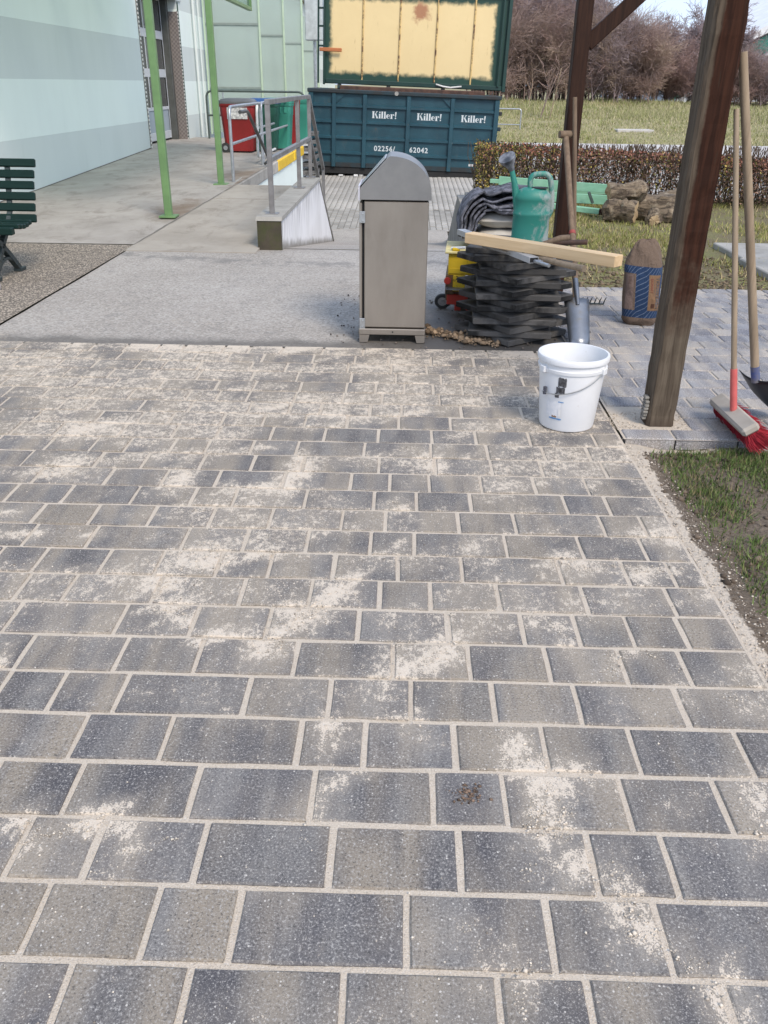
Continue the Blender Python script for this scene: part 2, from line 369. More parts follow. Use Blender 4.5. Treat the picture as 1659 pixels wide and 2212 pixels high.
def make_asphalt():
    s = NT('asphalt'); v = s.coord('World')
    n = s.noise(v, .8, 6, .6); n2 = s.noise(v, 5, 5, .65); f = s.noise(v, 62, 3, .75)
    c = s.mix(s.step(n, .3, .7), (.29, .262, .232, 1), (.365, .337, .305, 1))
    c = s.mix(s.math('MULTIPLY', s.step(n2, .52, .75), .55), c, (.17, .165, .16, 1))
    vo = s.n('ShaderNodeTexVoronoi'); s.l(v, vo.inputs['Vector']); vo.inputs['Scale'].default_value = 78; gq = s.sep(vo.outputs['Color'])[0]; c = s.mix(s.math('MULTIPLY', s.step(gq, .62, .95), .45), c, (.50, .475, .44, 1)); c = s.mix(s.math('MULTIPLY', s.step(gq, .38, .05), .45), c, (.12, .115, .108, 1)); c = s.mix(s.math('MULTIPLY', s.step(f, .55, .7), .5), c, (.44, .42, .385, 1))
    # damp, darker margin by the paving edge and round the stacked slabs
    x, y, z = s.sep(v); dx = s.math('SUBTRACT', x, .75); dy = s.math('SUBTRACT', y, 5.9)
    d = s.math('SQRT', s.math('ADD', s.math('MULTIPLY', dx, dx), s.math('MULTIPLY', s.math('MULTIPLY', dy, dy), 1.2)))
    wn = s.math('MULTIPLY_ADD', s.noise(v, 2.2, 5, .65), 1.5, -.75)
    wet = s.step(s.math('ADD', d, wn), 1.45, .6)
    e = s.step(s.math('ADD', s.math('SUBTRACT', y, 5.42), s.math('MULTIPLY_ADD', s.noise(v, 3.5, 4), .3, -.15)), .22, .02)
    # curved tyre marks
    rr = s.math('SQRT', s.math('ADD', s.math('POWER', s.math('ADD', x, .9), 2.0), s.math('POWER', s.math('SUBTRACT', y, 13.6), 2.0)))
    t = s.math('MULTIPLY', s.math('MULTIPLY', s.step(s.math('ABSOLUTE', s.math('SUBTRACT', rr, 5.35)), .22, .05), s.step(s.noise(v, 6, 4), .4, .6)), .45)
    c = s.mix(t, c, (.10, .10, .10, 1))
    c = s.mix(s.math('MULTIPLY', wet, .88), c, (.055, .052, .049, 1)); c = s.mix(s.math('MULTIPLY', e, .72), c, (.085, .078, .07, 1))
    sn = s.noise(v, 30, 4, .7); sd = s.math('MULTIPLY', s.step(s.noise(v, 1.9, 4), .55, .72), s.step(sn, .5, .62)); near = s.step(y, 7.2, 5.5)
    c = s.mix(s.math('MULTIPLY', s.math('MULTIPLY', sd, near), .6), c, SAND2)
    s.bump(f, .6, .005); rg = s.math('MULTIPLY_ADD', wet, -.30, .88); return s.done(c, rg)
M_ASPH = make_asphalt()
def make_concrete(name, c1, c2, stain, sc=1.2, rust=False, grains=0.0, damt=(.5, .75)):
    s = NT(name); v = s.coord('World'); n = s.noise(v, sc, 6, .65); n2 = s.noise(s.mapv(v, (1, .6, 1)), 3.5, 6, .7, .5); f = s.noise(v, 90, 3, .7)
    c = s.mix(s.step(n, .3, .7), c1, c2); c = s.mix(s.math('MULTIPLY', s.step(n2, damt[0], damt[1]), .65), c, stain)
    c = s.mix(s.math('MULTIPLY', s.step(f, .62, .78), .5), c, mul(c1, 1.35)); c = s.mix(s.math('MULTIPLY', s.step(f, .38, .25), .5), c, mul(c1, .5))
    if rust:
        for (px, py, r) in ((-2.86, 11.1, .75), (-2.7, 14.7, 1.0), (-2.45, 13.4, .6)):
            x, y, z = s.sep(v); d = s.math('SQRT', s.math('ADD', s.math('POWER', s.math('SUBTRACT', x, px), 2.0), s.math('POWER', s.math('MULTIPLY', s.math('SUBTRACT', y, py), .45), 2.0)))
            k = s.step(s.math('ADD', d, s.math('MULTIPLY_ADD', s.noise(v, 4, 5, .7), .9, -.45)), r * .62, .02)
            c = s.mix(s.math('MULTIPLY', k, .75), c, (.145, .095, .055, 1))
    if grains:
        vo = s.n('ShaderNodeTexVoronoi'); s.l(v, vo.inputs['Vector']); vo.inputs['Scale'].default_value = grains
        g = s.sep(vo.outputs['Color'])[0]; c = s.mix(s.step(g, .1, .9), mul(c1, .55), mul(c2, 1.5)); c = s.mix(s.math('MULTIPLY', s.step(n2, .52, .7), .55), c, stain)
        c = s.mix(s.step(vo.outputs['Distance'], .42, .62), c, mul(c1, .4)); f = vo.outputs['Distance']
    s.bump(f, .5, .004); return s.done(c, .9)
M_DECK = make_concrete('deck_concrete', (.375, .348, .315, 1), (.285, .262, .235, 1), (.175, .152, .128, 1), rust=True, damt=(.46, .72))
M_SLAB = make_concrete('slab_concrete', (.37, .338, .292, 1), (.28, .252, .215, 1), (.17, .145, .112, 1))
M_AGG = make_concrete('washed_aggregate', (.275, .235, .19, 1), (.33, .28, .225, 1), (.13, .095, .065, 1), grains=70)
M_CAPC = make_concrete('cap_concrete', (.36, .345, .315, 1), (.27, .26, .235, 1), (.15, .14, .12, 1), 3)
def make_whitewall():
    s = NT('stained_whitewash'); v = s.coord('World'); x, y, z = s.sep(v)
    st = s.noise(s.mapv(v, (6, 6, .35)), 2.2, 5, .65); n = s.noise(v, 1.5, 5)
    c = s.mix(s.step(n, .3, .7), (.80, .79, .79, 1), (.70, .69, .68, 1))
    top = s.step(z, -.18, .32)
    c = s.mix(s.math('MULTIPLY', s.math('MULTIPLY', s.step(st, .47, .62), top), .9), c, (.16, .15, .155, 1))
    ram = s.math('MULTIPLY_ADD', y, .15, -1.35)     # height above the sloping drive
    h = s.math('ADD', s.math('ADD', z, ram), s.math('MULTIPLY_ADD', s.noise(v, 5, 5, .7), .16, -.08))
    c = s.mix(s.math('MULTIPLY', s.step(h, .12, .0), .85), c, (.17, .15, .12, 1))
    s.bump(s.noise(v, 40, 3), .25, .004); return s.done(c, .85)
M_WHITEW = make_whitewall()
M_MOSS = make_concrete('mossy_concrete', (.035, .030, .021, 1), (.075, .062, .043, 1), (.05, .06, .016, 1), 4, damt=(.45, .6))
M_GREYW = surf('grey_render', (.30, .29, .275, 1), (.20, .195, .185, 1), 1.5, .9, stretch=(4, 4, .6), coord='World', dirt=(.12, .115, .105, 1), dscale=2)
def make_yardpaver():
    s = NT('yard_paver'); v = s.coord('World'); r = s.rand(); n = s.noise(v, .7, 5); f = s.noise(v, 25, 3)
    c = s.mix(s.step(n, .35, .65), (.37, .355, .33, 1), (.28, .27, .25, 1)); h = s.n('ShaderNodeHueSaturation'); s.l(c, h.inputs['Color'])
    s.l(s.math('MULTIPLY_ADD', r, .3, .85), h.inputs['Value']); c = s.mix(s.math('MULTIPLY', s.step(f, .5, .8), .4), h.outputs[0], (.17, .165, .155, 1))
    s.bump(f, .3, .004); return s.done(c, .88)
M_YARD = make_yardpaver()
M_YBED = surf('dark_joint_soil', (.15, .142, .125, 1), (.19, .18, .16, 1), 3, .95, coord='World')
def make_soil(name, c1, c2, gcol, gamt=(.45, .62), sandedge=False):
    s = NT(name); v = s.coord('World'); n = s.noise(v, 3, 7, .7, .3); f = s.noise(v, 55, 4, .75); g = s.noise(v, 1.6, 5, .65)
    c = s.mix(s.step(f, .35, .68), c1, c2); c = s.mix(s.math('MULTIPLY', s.step(s.math('MULTIPLY_ADD', f, .3, s.math('MULTIPLY', g, .7)), gamt[0], gamt[1]), .8), c, gcol)
    if sandedge:
        k = s.attr('sand'); m = s.step(s.math('ADD', k, s.math('MULTIPLY_ADD', s.noise(v, 28, 4, .7), .9, -.45)), .42, .58)
        gg = s.noise(v, 260, 2, .7); sc = s.mix(s.step(gg, .5, .7), SAND, SAND2); c = s.mix(m, c, sc)
    s.bump(s.math('ADD', f, s.math('MULTIPLY', n, .8)), .9, .02); return s.done(c, .95)
M_SOIL = make_soil('garden_soil', (.105, .078, .055, 1), (.19, .15, .11, 1), (.06, .075, .025, 1), (.6, .75), True)
M_LAWN = make_soil('lawn_soil', (.13, .10, .058, 1), (.20, .165, .088, 1), (.19, .19, .065, 1), (.42, .6))
M_BANK = make_soil('bank_turf', (.26, .235, .115, 1), (.34, .30, .17, 1), (.20, .205, .08, 1), (.5, .68))
M_ROAD = make_concrete('pale_road', (.52, .50, .47, 1), (.43, .41, .385, 1), (.32, .31, .29, 1), .8)
def leafmat(name, rough=.7, trans=.0):
    s = NT(name); c = s.attr('tone', 'Color'); return s.done(c, rough, spec=.25)
M_LEAF = leafmat('leaf_tones'); M_TWIG = leafmat('twig_tones', .85); M_GRASS = leafmat('grass_tones', .75)
M_GALV = surf('galvanised_tube', (.50, .52, .54, 1), (.36, .38, .40, 1), 14, .42, .75, .1, 120)
M_STEEL = surf('grey_steel_profile', (.30, .29, .285, 1), (.22, .21, .205, 1), 8, .45, .6, .1, 90, dirt=(.16, .14, .125, 1))
M_DTUBE = surf('dark_green_tube', (.075, .10, .09, 1), (.05, .07, .062, 1), 10, .45, 0, .1, 80)
M_GREEN = surf('light_green_paint', (.15, .27, .112, 1), (.12, .22, .092, 1), 5, .4, 0, .06, 60, dirt=(.16, .2, .09, 1), dscale=6, damt=(.62, .85))
M_STAIN = surf('brushed_stainless', (.385, .345, .30, 1), (.275, .245, .21, 1), 2.2, .42, .78, .08, 200, stretch=(1, 1, .35), dirt=(.17, .15, .125, 1), dscale=3.0, damt=(.54, .74), rvar=.06)
M_HOOD = surf('satin_hood_steel', (.34, .33, .32, 1), (.27, .265, .26, 1), 3, .38, .85, .05, 200, rvar=.05)
M_BLACK = surf('black_gap', (.012, .012, .013, 1), rough=.7)
M_BOLT = surf('zinc_fitting', (.5, .52, .53, 1), None, 10, .4, .8)
def woodmat(name, c1, c2, dark, grain=(14, 14, .9), rough=.7, knots=0.0, damt=(.55, .8), bump=.4):
    s = NT(name); v = s.coord('Object'); g = s.noise(s.mapv(v, grain), 3.0, 6, .62, .6); n = s.noise(v, 2.5, 5, .6)
    c = s.mix(s.step(g, .3, .7), c1, c2); c = s.mix(s.math('MULTIPLY', s.step(n, damt[0], damt[1]), .8), c, dark)
    s.bump(g, bump, .004); return s.done(c, rough, spec=.15)
M_POST = woodmat('stained_post_wood', (.042, .020, .013, 1), (.022, .011, .008, 1), (.018, .010, .008, 1))
def make_oldpost():
    s = NT('weathered_post_wood'); v = s.coord('Object'); g = s.noise(s.mapv(v, (16, 16, .8)), 3.0, 6, .65, .7); n = s.noise(v, 3.5, 5, .65); x, y, z = s.sep(v)
    red = s.mix(s.step(g, .3, .7), (.05, .021, .013, 1), (.022, .010, .007, 1))
    gry = s.mix(s.step(g, .3, .7), (.135, .108, .08, 1), (.065, .05, .037, 1))
    # weathering climbs from the wet foot and covers the outer arris
    k = s.step(s.math('ADD', s.math('MULTIPLY', z, .55), s.math('MULTIPLY_ADD', n, .9, -.45)), .50, .18)
    k2 = s.step(s.math('ADD', x, s.math('MULTIPLY_ADD', n, .06, -.03)), -.028, -.045)
    c = s.mix(s.math('MAXIMUM', k, s.math('MULTIPLY', k2, .85)), red, gry)
    c = s.mix(s.math('MULTIPLY', s.step(s.noise(s.mapv(v, (22, 22, 1.5)), 4, 4), .62, .72), .6), c, (.04, .028, .02, 1))
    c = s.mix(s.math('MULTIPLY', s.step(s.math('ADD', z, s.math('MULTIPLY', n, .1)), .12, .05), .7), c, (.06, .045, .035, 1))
    s.bump(g, .6, .005); return s.done(c, .8, spec=.1)
M_POST1 = make_oldpost()
M_PINE = woodmat('fresh_pine', (.72, .53, .32, 1), (.62, .44, .25, 1), (.48, .32, .17, 1), (1.0, 12, 12), .65, damt=(.6, .85), bump=.2)
M_ASH = woodmat('worn_ash_handle', (.33, .255, .18, 1), (.235, .18, .125, 1), (.17, .135, .10, 1), (12, 12, .7), .6, bump=.15)
M_ASHD = woodmat('grey_handle', (.20, .145, .10, 1), (.135, .095, .066, 1), (.10, .075, .055, 1), (12, 12, .7), .65, bump=.15)

# ------------------------------------------------------------------ ground and terrain
def ramp_z(Y): return -0.15 * np.clip(np.asarray(Y, float) - 9.0, 0, 7.0)             # drive going down between the two walls
def yard_z(Y): return -1.05 + 0.03 * (np.clip(np.asarray(Y, float), 17.5, 36) - 17.5)
g = grid('ground', [-900, -200, -60, 60, 200, 900], [-60, 60, 200, 600, 2200], lambda X, Y: X * 0 - 1.6, M_BANK); struct(g)

# asphalt: level forecourt, then the sunk drive
xs = np.concatenate([[-2.85], np.linspace(-1.6, 1.22, 13)]); ys = np.linspace(5.37, 9.2, 14)
a = grid('asphalt', xs, ys, lambda X, Y: (fbm(X * 1.2, Y * 1.2, 3) - .5) * .012 - .004 + ramp_z(Y), M_ASPH); struct(a)
xs = np.linspace(-1.31, .83, 8); ys = np.linspace(9.2, 17.5, 24)
a = grid('asphalt', xs, ys, lambda X, Y: ramp_z(Y), M_ASPH); struct(a); a.name = 'asphalt_drive'

a = grid('asphalt', np.linspace(-6.5, -1.312, 5), np.linspace(15.45, 17.45, 4), lambda X, Y: X * 0 - 1.053, M_ASPH); struct(a); a.name = 'yard_apron'

def paver_mesh(x0, x1, y0, y1, zt, th, c=.004, nx=3, ny=2, sand=True, rag=0.0):
    cx, cy = (x0 + x1) / 2, (y0 + y1) / 2
    xs = [x0] + list(np.linspace(x0 + c, x1 - c, nx + 1)) + [x1]; ys = [y0] + list(np.linspace(y0 + c, y1 - c, ny + 1)) + [y1]
    n, m = len(ys), len(xs); V = []; tx, ty = rnd.gauss(0, .005), rnd.gauss(0, .005); dz = rnd.gauss(0, .0007)
    for j, y in enumerate(ys):
        for i, x in enumerate(xs):
            e = i in (0, m - 1) or j in (0, n - 1)
            jx = rnd.uniform(-rag, rag) if e else 0; jy = rnd.uniform(-rag, rag) if e else 0
            V.append((x - cx + jx, y - cy + jy, zt - (c if e else 0) + dz + (x - cx) * tx + (y - cy) * ty))
    Fc = [(j * m + i, j * m + i + 1, (j + 1) * m + i + 1, (j + 1) * m + i) for j in range(n - 1) for i in range(m - 1)]
    ring = [i for i in range(m)] + [j * m + m - 1 for j in range(1, n)] + [(n - 1) * m + i for i in range(m - 2, -1, -1)] + [j * m for j in range(n - 2, 0, -1)]
    b = len(V); V += [(V[k][0], V[k][1], zt - th) for k in ring]; R = len(ring)
    Fc += [(ring[(k + 1) % R], ring[k], b + k, b + (k + 1) % R) for k in range(R)]
    me = bpy.data.meshes.new('paver'); me.from_pydata(V, [], Fc); me.update()
    if sand:
        at = me.attributes.new('sand', 'FLOAT', 'POINT'); P = np.array(V)
        at.data.foreach_set('value', sand_at(P[:, 0] + cx, P[:, 1] + cy).astype(np.float32))
        at = me.attributes.new('piece', 'FLOAT', 'POINT'); at.data.foreach_set('value', np.full(len(V), rnd.random(), np.float32))
    return me, (cx, cy, 0)

# main paving: joints read off the photograph row by row
_J = [[(131,723),(398,729),(740,734),(1080,738),(1276,740)],[(73,563),(321,572),(505,577),(878,589),(1190,597),(1434,601)],
 [(36,406),(200,410),(432,416),(714,424),(994,432),(1280,440),(1447,445)],[(157,274),(417,283),(676,289),(936,296),(1091,301),(1352,307),(1560,314)],
 [(169,161),(360,167),(646,175),(788,179),(982,183),(1176,188),(1370,193),(1607,199)],[(125,60),(262,65),(535,72),(712,80),(888,88),(1065,88),(1248,92),(1470,95)]]
_J2 = [[(55,430),(263,435),(430,440),(640,447),(850,450),(1013,452),(1182,458),(1345,462),(1478,465)],[(28,357),(263,360),(420,365),(583,360),(775,372),(968,378),(1127,382),(1245,385),(1360,388)],
 [(152,293),(342,295),(525,300),(672,305),(820,312),(930,312),(1077,318),(1262,322),(1448,328)],[(88,232),(227,237),(345,240),(475,240),(585,247),(722,247),(860,253),(998,257),(1210,262),(1352,268)],
 [(68,178),(200,182),(403,188),(532,190),(665,195),(800,200),(895,203),(1092,207),(1255,212),(1390,213)],[(85,132),(205,135),(330,138),(458,143),(585,147),(738,152),(833,155),(990,158),(1112,160),(1302,167)],
 [(28,87),(148,90),(292,95),(420,98),(508,102),(660,107),(808,110),(900,113),(1016,116),(1222,122),(1315,125)],[(85,50),(238,52),(358,55),(470,62),(612,67),(757,72),(842,74),(927,75),(1040,78),(1155,80),(1270,84)],
 [(57,17),(215,17),(315,20),(437,25),(545,30),(655,32),(818,38),(1063,45),(1172,47),(1310,50)]]
ROW0, ROWS = 1.0499, 0.18088
joints = {}
for L, off in ((_J, 1425.8), (_J2, 972.1)):
    for row in L:
        P = [gnd(u, v + off) for u, v in row]; k = int(round(np.median([(p[1] - ROW0) / ROWS for p in P]) - .5))
        joints[k] = sorted(p[0] for p in P)
JW = .0075      # half joint
pave = grid('paving_bed', np.linspace(-4.9, 1.095, 160), np.linspace(-.6, 5.36, 180), lambda X, Y: -.0055 + (fbm(X * 9, Y * 9, 3) - .5) * .006, M_SAND); struct(pave); pave.name = 'paving'
allp = []
WID = [.165, .215, .215, .265, .265, .32]
for k in range(-7, 24):
    js = list(joints.get(k, [])); y0, y1 = ROW0 + k * ROWS, ROW0 + (k + 1) * ROWS
    if not js: js = [rnd.uniform(-.3, .0)]
    full = [js[0]]
    for x in js[1:]:
        gap = x - full[-1]
        if gap > .40:
            n = max(2, int(round(gap / .26))); full += [full[-1] + gap * (i + 1) / n for i in range(n - 1)]
        full.append(x)
    while full[0] > -4.6: full.insert(0, full[0] - rnd.choice(WID))
    while full[-1] < .86: full.append(full[-1] + rnd.choice(WID))
    if full[-1] > 1.0: full[-1] = 1.09
    else: full.append(1.09)
    if 1.09 - full[-2] < .1: del full[-2]
    for xa, xb in zip(full[:-1], full[1:]):
        pass
        dy = rnd.gauss(0, .0012)
        me, c = paver_mesh(xa + JW + rnd.gauss(0, .001), xb - JW + rnd.gauss(0, .001), y0 + JW + dy, y1 - JW + dy, .0, .06, rag=.0012)
        allp.append((me, c, xb - xa))

def seen(c, wd):
    u, v = pix((c[0], c[1], 0))
    return wd / (c[1] + .8) ** 2 if -60 < u < 1720 and -60 < v < 2290 else wd / (c[1] + 60) ** 2
allp.sort(key=lambda q: -seen(q[1], q[2]))
for me, c, wd in allp[:300]:                                  # the 300 stones that show largest
    me.materials.append(M_PAVER); link('paver', me, pave, c)
def merge_pavers(lst, parent, mat):
    V, Fc, S, R = [], [], [], []
    for me, c, wd in lst:
        b = len(V); V += [(p.co.x + c[0], p.co.y + c[1], p.co.z) for p in me.vertices]; Fc += [tuple(b + i for i in p.vertices) for p in me.polygons]
        S += [a.value for a in me.attributes['sand'].data]; R += [a.value for a in me.attributes['piece'].data]; bpy.data.meshes.remove(me)
    m2 = bpy.data.meshes.new('paver'); m2.from_pydata(V, [], Fc); m2.update(); m2.materials.append(mat)
    for nm, dat in (('sand', S), ('piece', R)):
        at = m2.attributes.new(nm, 'FLOAT', 'POINT'); at.data.foreach_set('value', dat)
    ob = link('paver', m2, parent); ob['kind'] = 'stuff'; return ob
merge_pavers(allp[300:], pave, M_PAVER)

# terrace under the pergola, same stones laid tighter, standing a little proud of the soil
terr = grid('terrace_bed', [1.105, 2.5, 4.6], [3.87, 5.5, 7.28], lambda X, Y: X * 0 - .0005, M_SAND); struct(terr); terr.name = 'terrace'
TJ = .0042; k = 0; y = 3.87
POSTX, POSTY = 1.33, 4.10
while y < 7.2:
    d = .168 + rnd.gauss(0, .003)
    if k == 0: d = .13
    x = 1.112 if k % 2 else 1.112 - rnd.uniform(.05, .12); first = True
    while x < 4.5:
        wd = rnd.choice([.21, .26, .26, .31, .31]); xa = max(x, 1.112); xb = x + wd
        hole = (xb > POSTX - .20 and xa < POSTX + .15 and y + d > POSTY - .06 and y < POSTY + .16 and k > 0)
        if hole:                                              # stones are cut round the post, sand fills the gap
            if xa < POSTX - .20 - .06: xb2 = POSTX - .20; 
            else: xb2 = None
            if xb2:
                me, c = paver_mesh(xa + TJ, xb2, y + TJ, y + d - TJ, .006, .06, .005, rag=.002); me.materials.append(M_TPAVER); link('paver', me, terr, c)
            if xb > POSTX + .15 + .06:
                me, c = paver_mesh(POSTX + .15, xb - TJ, y + TJ, y + d - TJ, .006, .06, .005, rag=.002); me.materials.append(M_TPAVER); link('paver', me, terr, c)
        else:
            me, c = paver_mesh(xa + TJ, xb - TJ, y + TJ + rnd.gauss(0, .0015), y + d - TJ, .006, .06, .006, rag=.0022)
            me.materials.append(M_TPAVER); link('paver', me, terr, c)
        x = xb
    y += d; k += 1

# soil beside the paving, with a strip of spilled sand along the stones
def soil_z(X, Y):
    return -.035 + (fbm(X * 3, Y * 3, 4) - .5) * .06 + np.exp(-((X - 1.12) / .10) ** 2) * .022 - np.exp(-((Y - 3.86) / .05) ** 2) * .012
so_ = grid('soil', np.linspace(1.09, 4.6, 90), np.linspace(-.6, 3.875, 110), soil_z, M_SOIL,
           {'sand': lambda X, Y: np.clip(1.15 - (X - 1.09) / (.06 + .10 * fbm(Y * 1.7, Y * 0 + 3, 2)), 0, 1) + .75 * np.exp(-((Y - 3.84) / .06) ** 2) * np.clip(1.4 - (X - 1.1) * 1.4, 0, 1)}); struct(so_)

# lawn behind the terrace, falling away behind the hedge
def lawn_z(X, Y): return -.015 + (fbm(X * 1.3, Y * 1.3, 4) - .5) * .07 * np.clip((Y - 7.25) * 2, .1, 1) - 1.15 * np.clip((Y - 14.0) / 2.7, 0, 1)
lw = grid('lawn', np.concatenate([np.linspace(.84, 8, 70), [10, 14, 20, 40]]), np.concatenate([np.linspace(7.24, 14, 66), np.linspace(14.3, 17.5, 10)]), lawn_z, M_LAWN); struct(lw)
# lower yard, road and grass bank
yb = grid('yard_bed', [-8, -2, 2, 8, 14], [17.4, 22, 28, 33, 36.2], lambda X, Y: yard_z(Y) - .012, M_YBED); struct(yb); yb.name = 'yard_pavement'
PW, PL = .125, .25
cnt = []
for i in range(-20, 20):
    for j in range(0, 60):
        x0 = i * PW; y0 = 17.42 + j * PL + (PL / 2 if i % 2 else 0)
        cnt.append((x0, y0))
cnt = [c for c in cnt if -1.9 < c[0] < 1.9]
cnt.sort(key=lambda c: c[1])
def yp(x0, y0, V, Fc):
    L = PL; j = .006; xa, xb, ya, yb_ = x0 + j, x0 + PW - j, y0 + j, y0 + L - j; z = float(yard_z(y0 + L / 2)) + rnd.gauss(0, .002); b = len(V)
    c = .008
    V += [(xa, ya, z - c), (xb, ya, z - c), (xb, yb_, z - c), (xa, yb_, z - c), (xa + c, ya + c, z), (xb - c, ya + c, z), (xb - c, yb_ - c, z), (xa + c, yb_ - c, z), (xa, ya, z - .05), (xb, ya, z - .05), (xb, yb_, z - .05), (xa, yb_, z - .05)]
    Fc += [tuple(b + q for q in f) for f in ((4, 5, 6, 7), (0, 1, 5, 4), (1, 2, 6, 5), (2, 3, 7, 6), (3, 0, 4, 7), (8, 9, 1, 0), (9, 10, 2, 1), (10, 11, 3, 2), (11, 8, 0, 3))]
for x0, y0 in cnt[:300]:
    V, Fc = [], []; yp(x0, y0, V, Fc); me = bpy.data.meshes.new('paver'); me.from_pydata(V, [], Fc); me.update(); me.materials.append(M_YARD)
    link('paver', me, yb)
V, Fc = [], []
for i in range(-50, 80):
    for j in range(0, 60):
        x0 = i * PW; y0 = 17.42 + j * PL + (PL / 2 if i % 2 else 0)
        if (-1.9 < x0 < 1.9 and y0 <= cnt[299][1]) or y0 > 30: continue
        yp(x0, y0, V, Fc)
rest = fast_mesh('paver', V, [f for f in Fc], M_YARD, parent=yb); rest['kind'] = 'stuff'
rd = grid('road', [-8, 2, 10, 30, 90], [30, 32, 36.5], lambda X, Y: yard_z(Y) + .02 + np.clip((Y - 30) * .0, 0, 1), M_ROAD); struct(rd)
def bank_z(X, Y): return -.52 + 1.15 * np.clip((Y - 36.4) / 20, 0, 1) ** .8 + (fbm(X * .25, Y * .25, 4) - .5) * .5 * np.clip((Y - 36.4) / 5, 0, 1)
bk = grid('bank', np.linspace(-30, 75, 140), np.concatenate([np.linspace(36.3, 60, 60), [65, 75, 100, 160]]), bank_z, M_BANK); struct(bk); bk.name = 'grass_bank'

# ------------------------------------------------------------------ concrete left of the drive
def deck_z(X, Y):
    zr = np.interp(Y, [9, 13, 26], [0, .2, .22]); zl = np.interp(Y, [9, 13.1, 19.3, 26], [0, .07, .245, .26])
    t = np.clip((X + 5.5) / 3.0, 0, 1); return zl * (1 - t) + zr * t + .004
def deck_edge(Y): return np.interp(Y, [9.05, 13.0, 26], [-2.85, -2.5, -2.5])
ys = np.concatenate([np.linspace(9.08, 13, 12), np.linspace(13.5, 23.6, 16)]); V = []; n = 12
for yv in ys:
    for i in range(n):
        x = -6.6 + (deck_edge(yv) + 6.6) * i / (n - 1); V.append((x, yv, float(deck_z(x, yv))))
I = np.arange(len(ys) * n).reshape(len(ys), n)
Fc = np.stack([I[:-1, :-1], I[:-1, 1:], I[1:, 1:], I[1:, :-1]], -1).reshape(-1, 4)
dk = fast_mesh('loading_deck', V, Fc, M_DECK, smooth=True); struct(dk)
ag = grid('aggregate_paving', np.linspace(-9, -2.855, 12), np.linspace(5.37, 9.05, 8), lambda X, Y: X * 0 + .006 + (fbm(X, Y, 2) - .5) * .01, M_AGG); struct(ag)
mb = MB(); mb.box(-9, -2.84, 9.05, 9.085, -.05, .001); struct(mb.build('expansion_joint', M_YBED))
# landing ramp beside the deck, rising with it and ending at the steps
def land(name, ya, yb, first=False):
    ys = list(np.linspace(ya, yb, 7)); V = []; Fc = []
    for yv in ys:
        z = float(np.interp(yv, [9.0, 13.0], [0.002, .2])); xl = float(deck_edge(yv))
        for x, dz in ((xl - .02, -.3), (xl - .02, -.0), (-1.52, -.0), (-1.52, -.3)): V.append((x, yv, z + dz))
    for i in range(len(ys) - 1):
        for j in range(3): Fc.append((4 * i + j, 4 * i + j + 1, 4 * i + j + 5, 4 * i + j + 4))
    Fc += [(0, 1, 2, 3), (4 * len(ys) - 4, 4 * len(ys) - 1, 4 * len(ys) - 2, 4 * len(ys) - 3)]
    mb = MB(); mb.add(V, Fc); return struct(mb.build(name, M_SLAB))
land('landing_slab', 8.75, 11.88); land('landing_end_slab', 11.905, 13.1)
# worn construction joint between the deck ramp and the landing
V = []; Fc = []; n = 40
for i in range(n):
    yv = 9.0 + 4.1 * i / (n - 1); x = float(deck_edge(yv)) - .012 + rnd.gauss(0, .004); z = float(np.interp(yv, [9.0, 13.0], [.003, .2])) + .0045; hw = rnd.uniform(.004, .013)
    V += [(x - hw, yv, z), (x + hw, yv, z)]
Fc = [(2 * i, 2 * i + 1, 2 * i + 3, 2 * i + 2) for i in range(n - 1)]
mb = MB(); mb.add(V, Fc); struct(mb.build('worn_joint', M_YBED))

# ------------------------------------------------------------------ retaining walls, dock wall, steps
t = thing('retaining_wall', 'whitewashed retaining wall with streaked face and mossy dark end', 'wall', (-1.41, 9.0, 0))
XL0, XL1 = -.12, .12
def wall_poly(): return [(0.0, -.25), (0.0, .31), (4.25, .30), (6.6, -.95), (6.6, -1.4)]
mb = MB(); mb.prism([(.06, -.3), (.06, .27), (4.2, .26), (6.55, -1.0), (6.55, -1.5)], -.105, .12, 'yz'); mb.build('wall_body', M_WHITEW, t)
mb = MB(); mb.prism([(-.0, -.3), (-.0, .275), (.058, .275), (.058, -.3)], -.125, .124, 'yz'); mb.build('end_face', M_MOSS, t)
mb = MB(); mb.prism([(-.01, .277), (.02, .315), (4.2, .305), (4.24, .28), (6.6, -.96), (6.6, -1.0), (4.2, .262), (.062, .272)], -.135, .135, 'yz'); mb.build('coping', M_CAPC, t)
t = thing('retaining_wall', 'bare grey concrete retaining wall beside the hedge lawn', 'wall', (.86, 9.6, 0))
mb = MB(); mb.prism([(0, -.4), (0, -.03), (4.35, -.03), (7.15, -1.2), (7.15, -1.7)], -.06, .06, 'yz'); mb.build('wall_body', M_GREYW, t)
mb = MB(); mb.prism([(0, -.028), (0, .012), (4.38, .012), (4.42, -.02), (4.38, -.028)], -.062, .07, 'yz'); mb.build('coping', M_CAPC, t)
mb = MB(); mb.box(.93, 1.75, 12.2, 14.2, -.05, .03, .01); struct(mb.build('concrete_strip', M_SLAB))

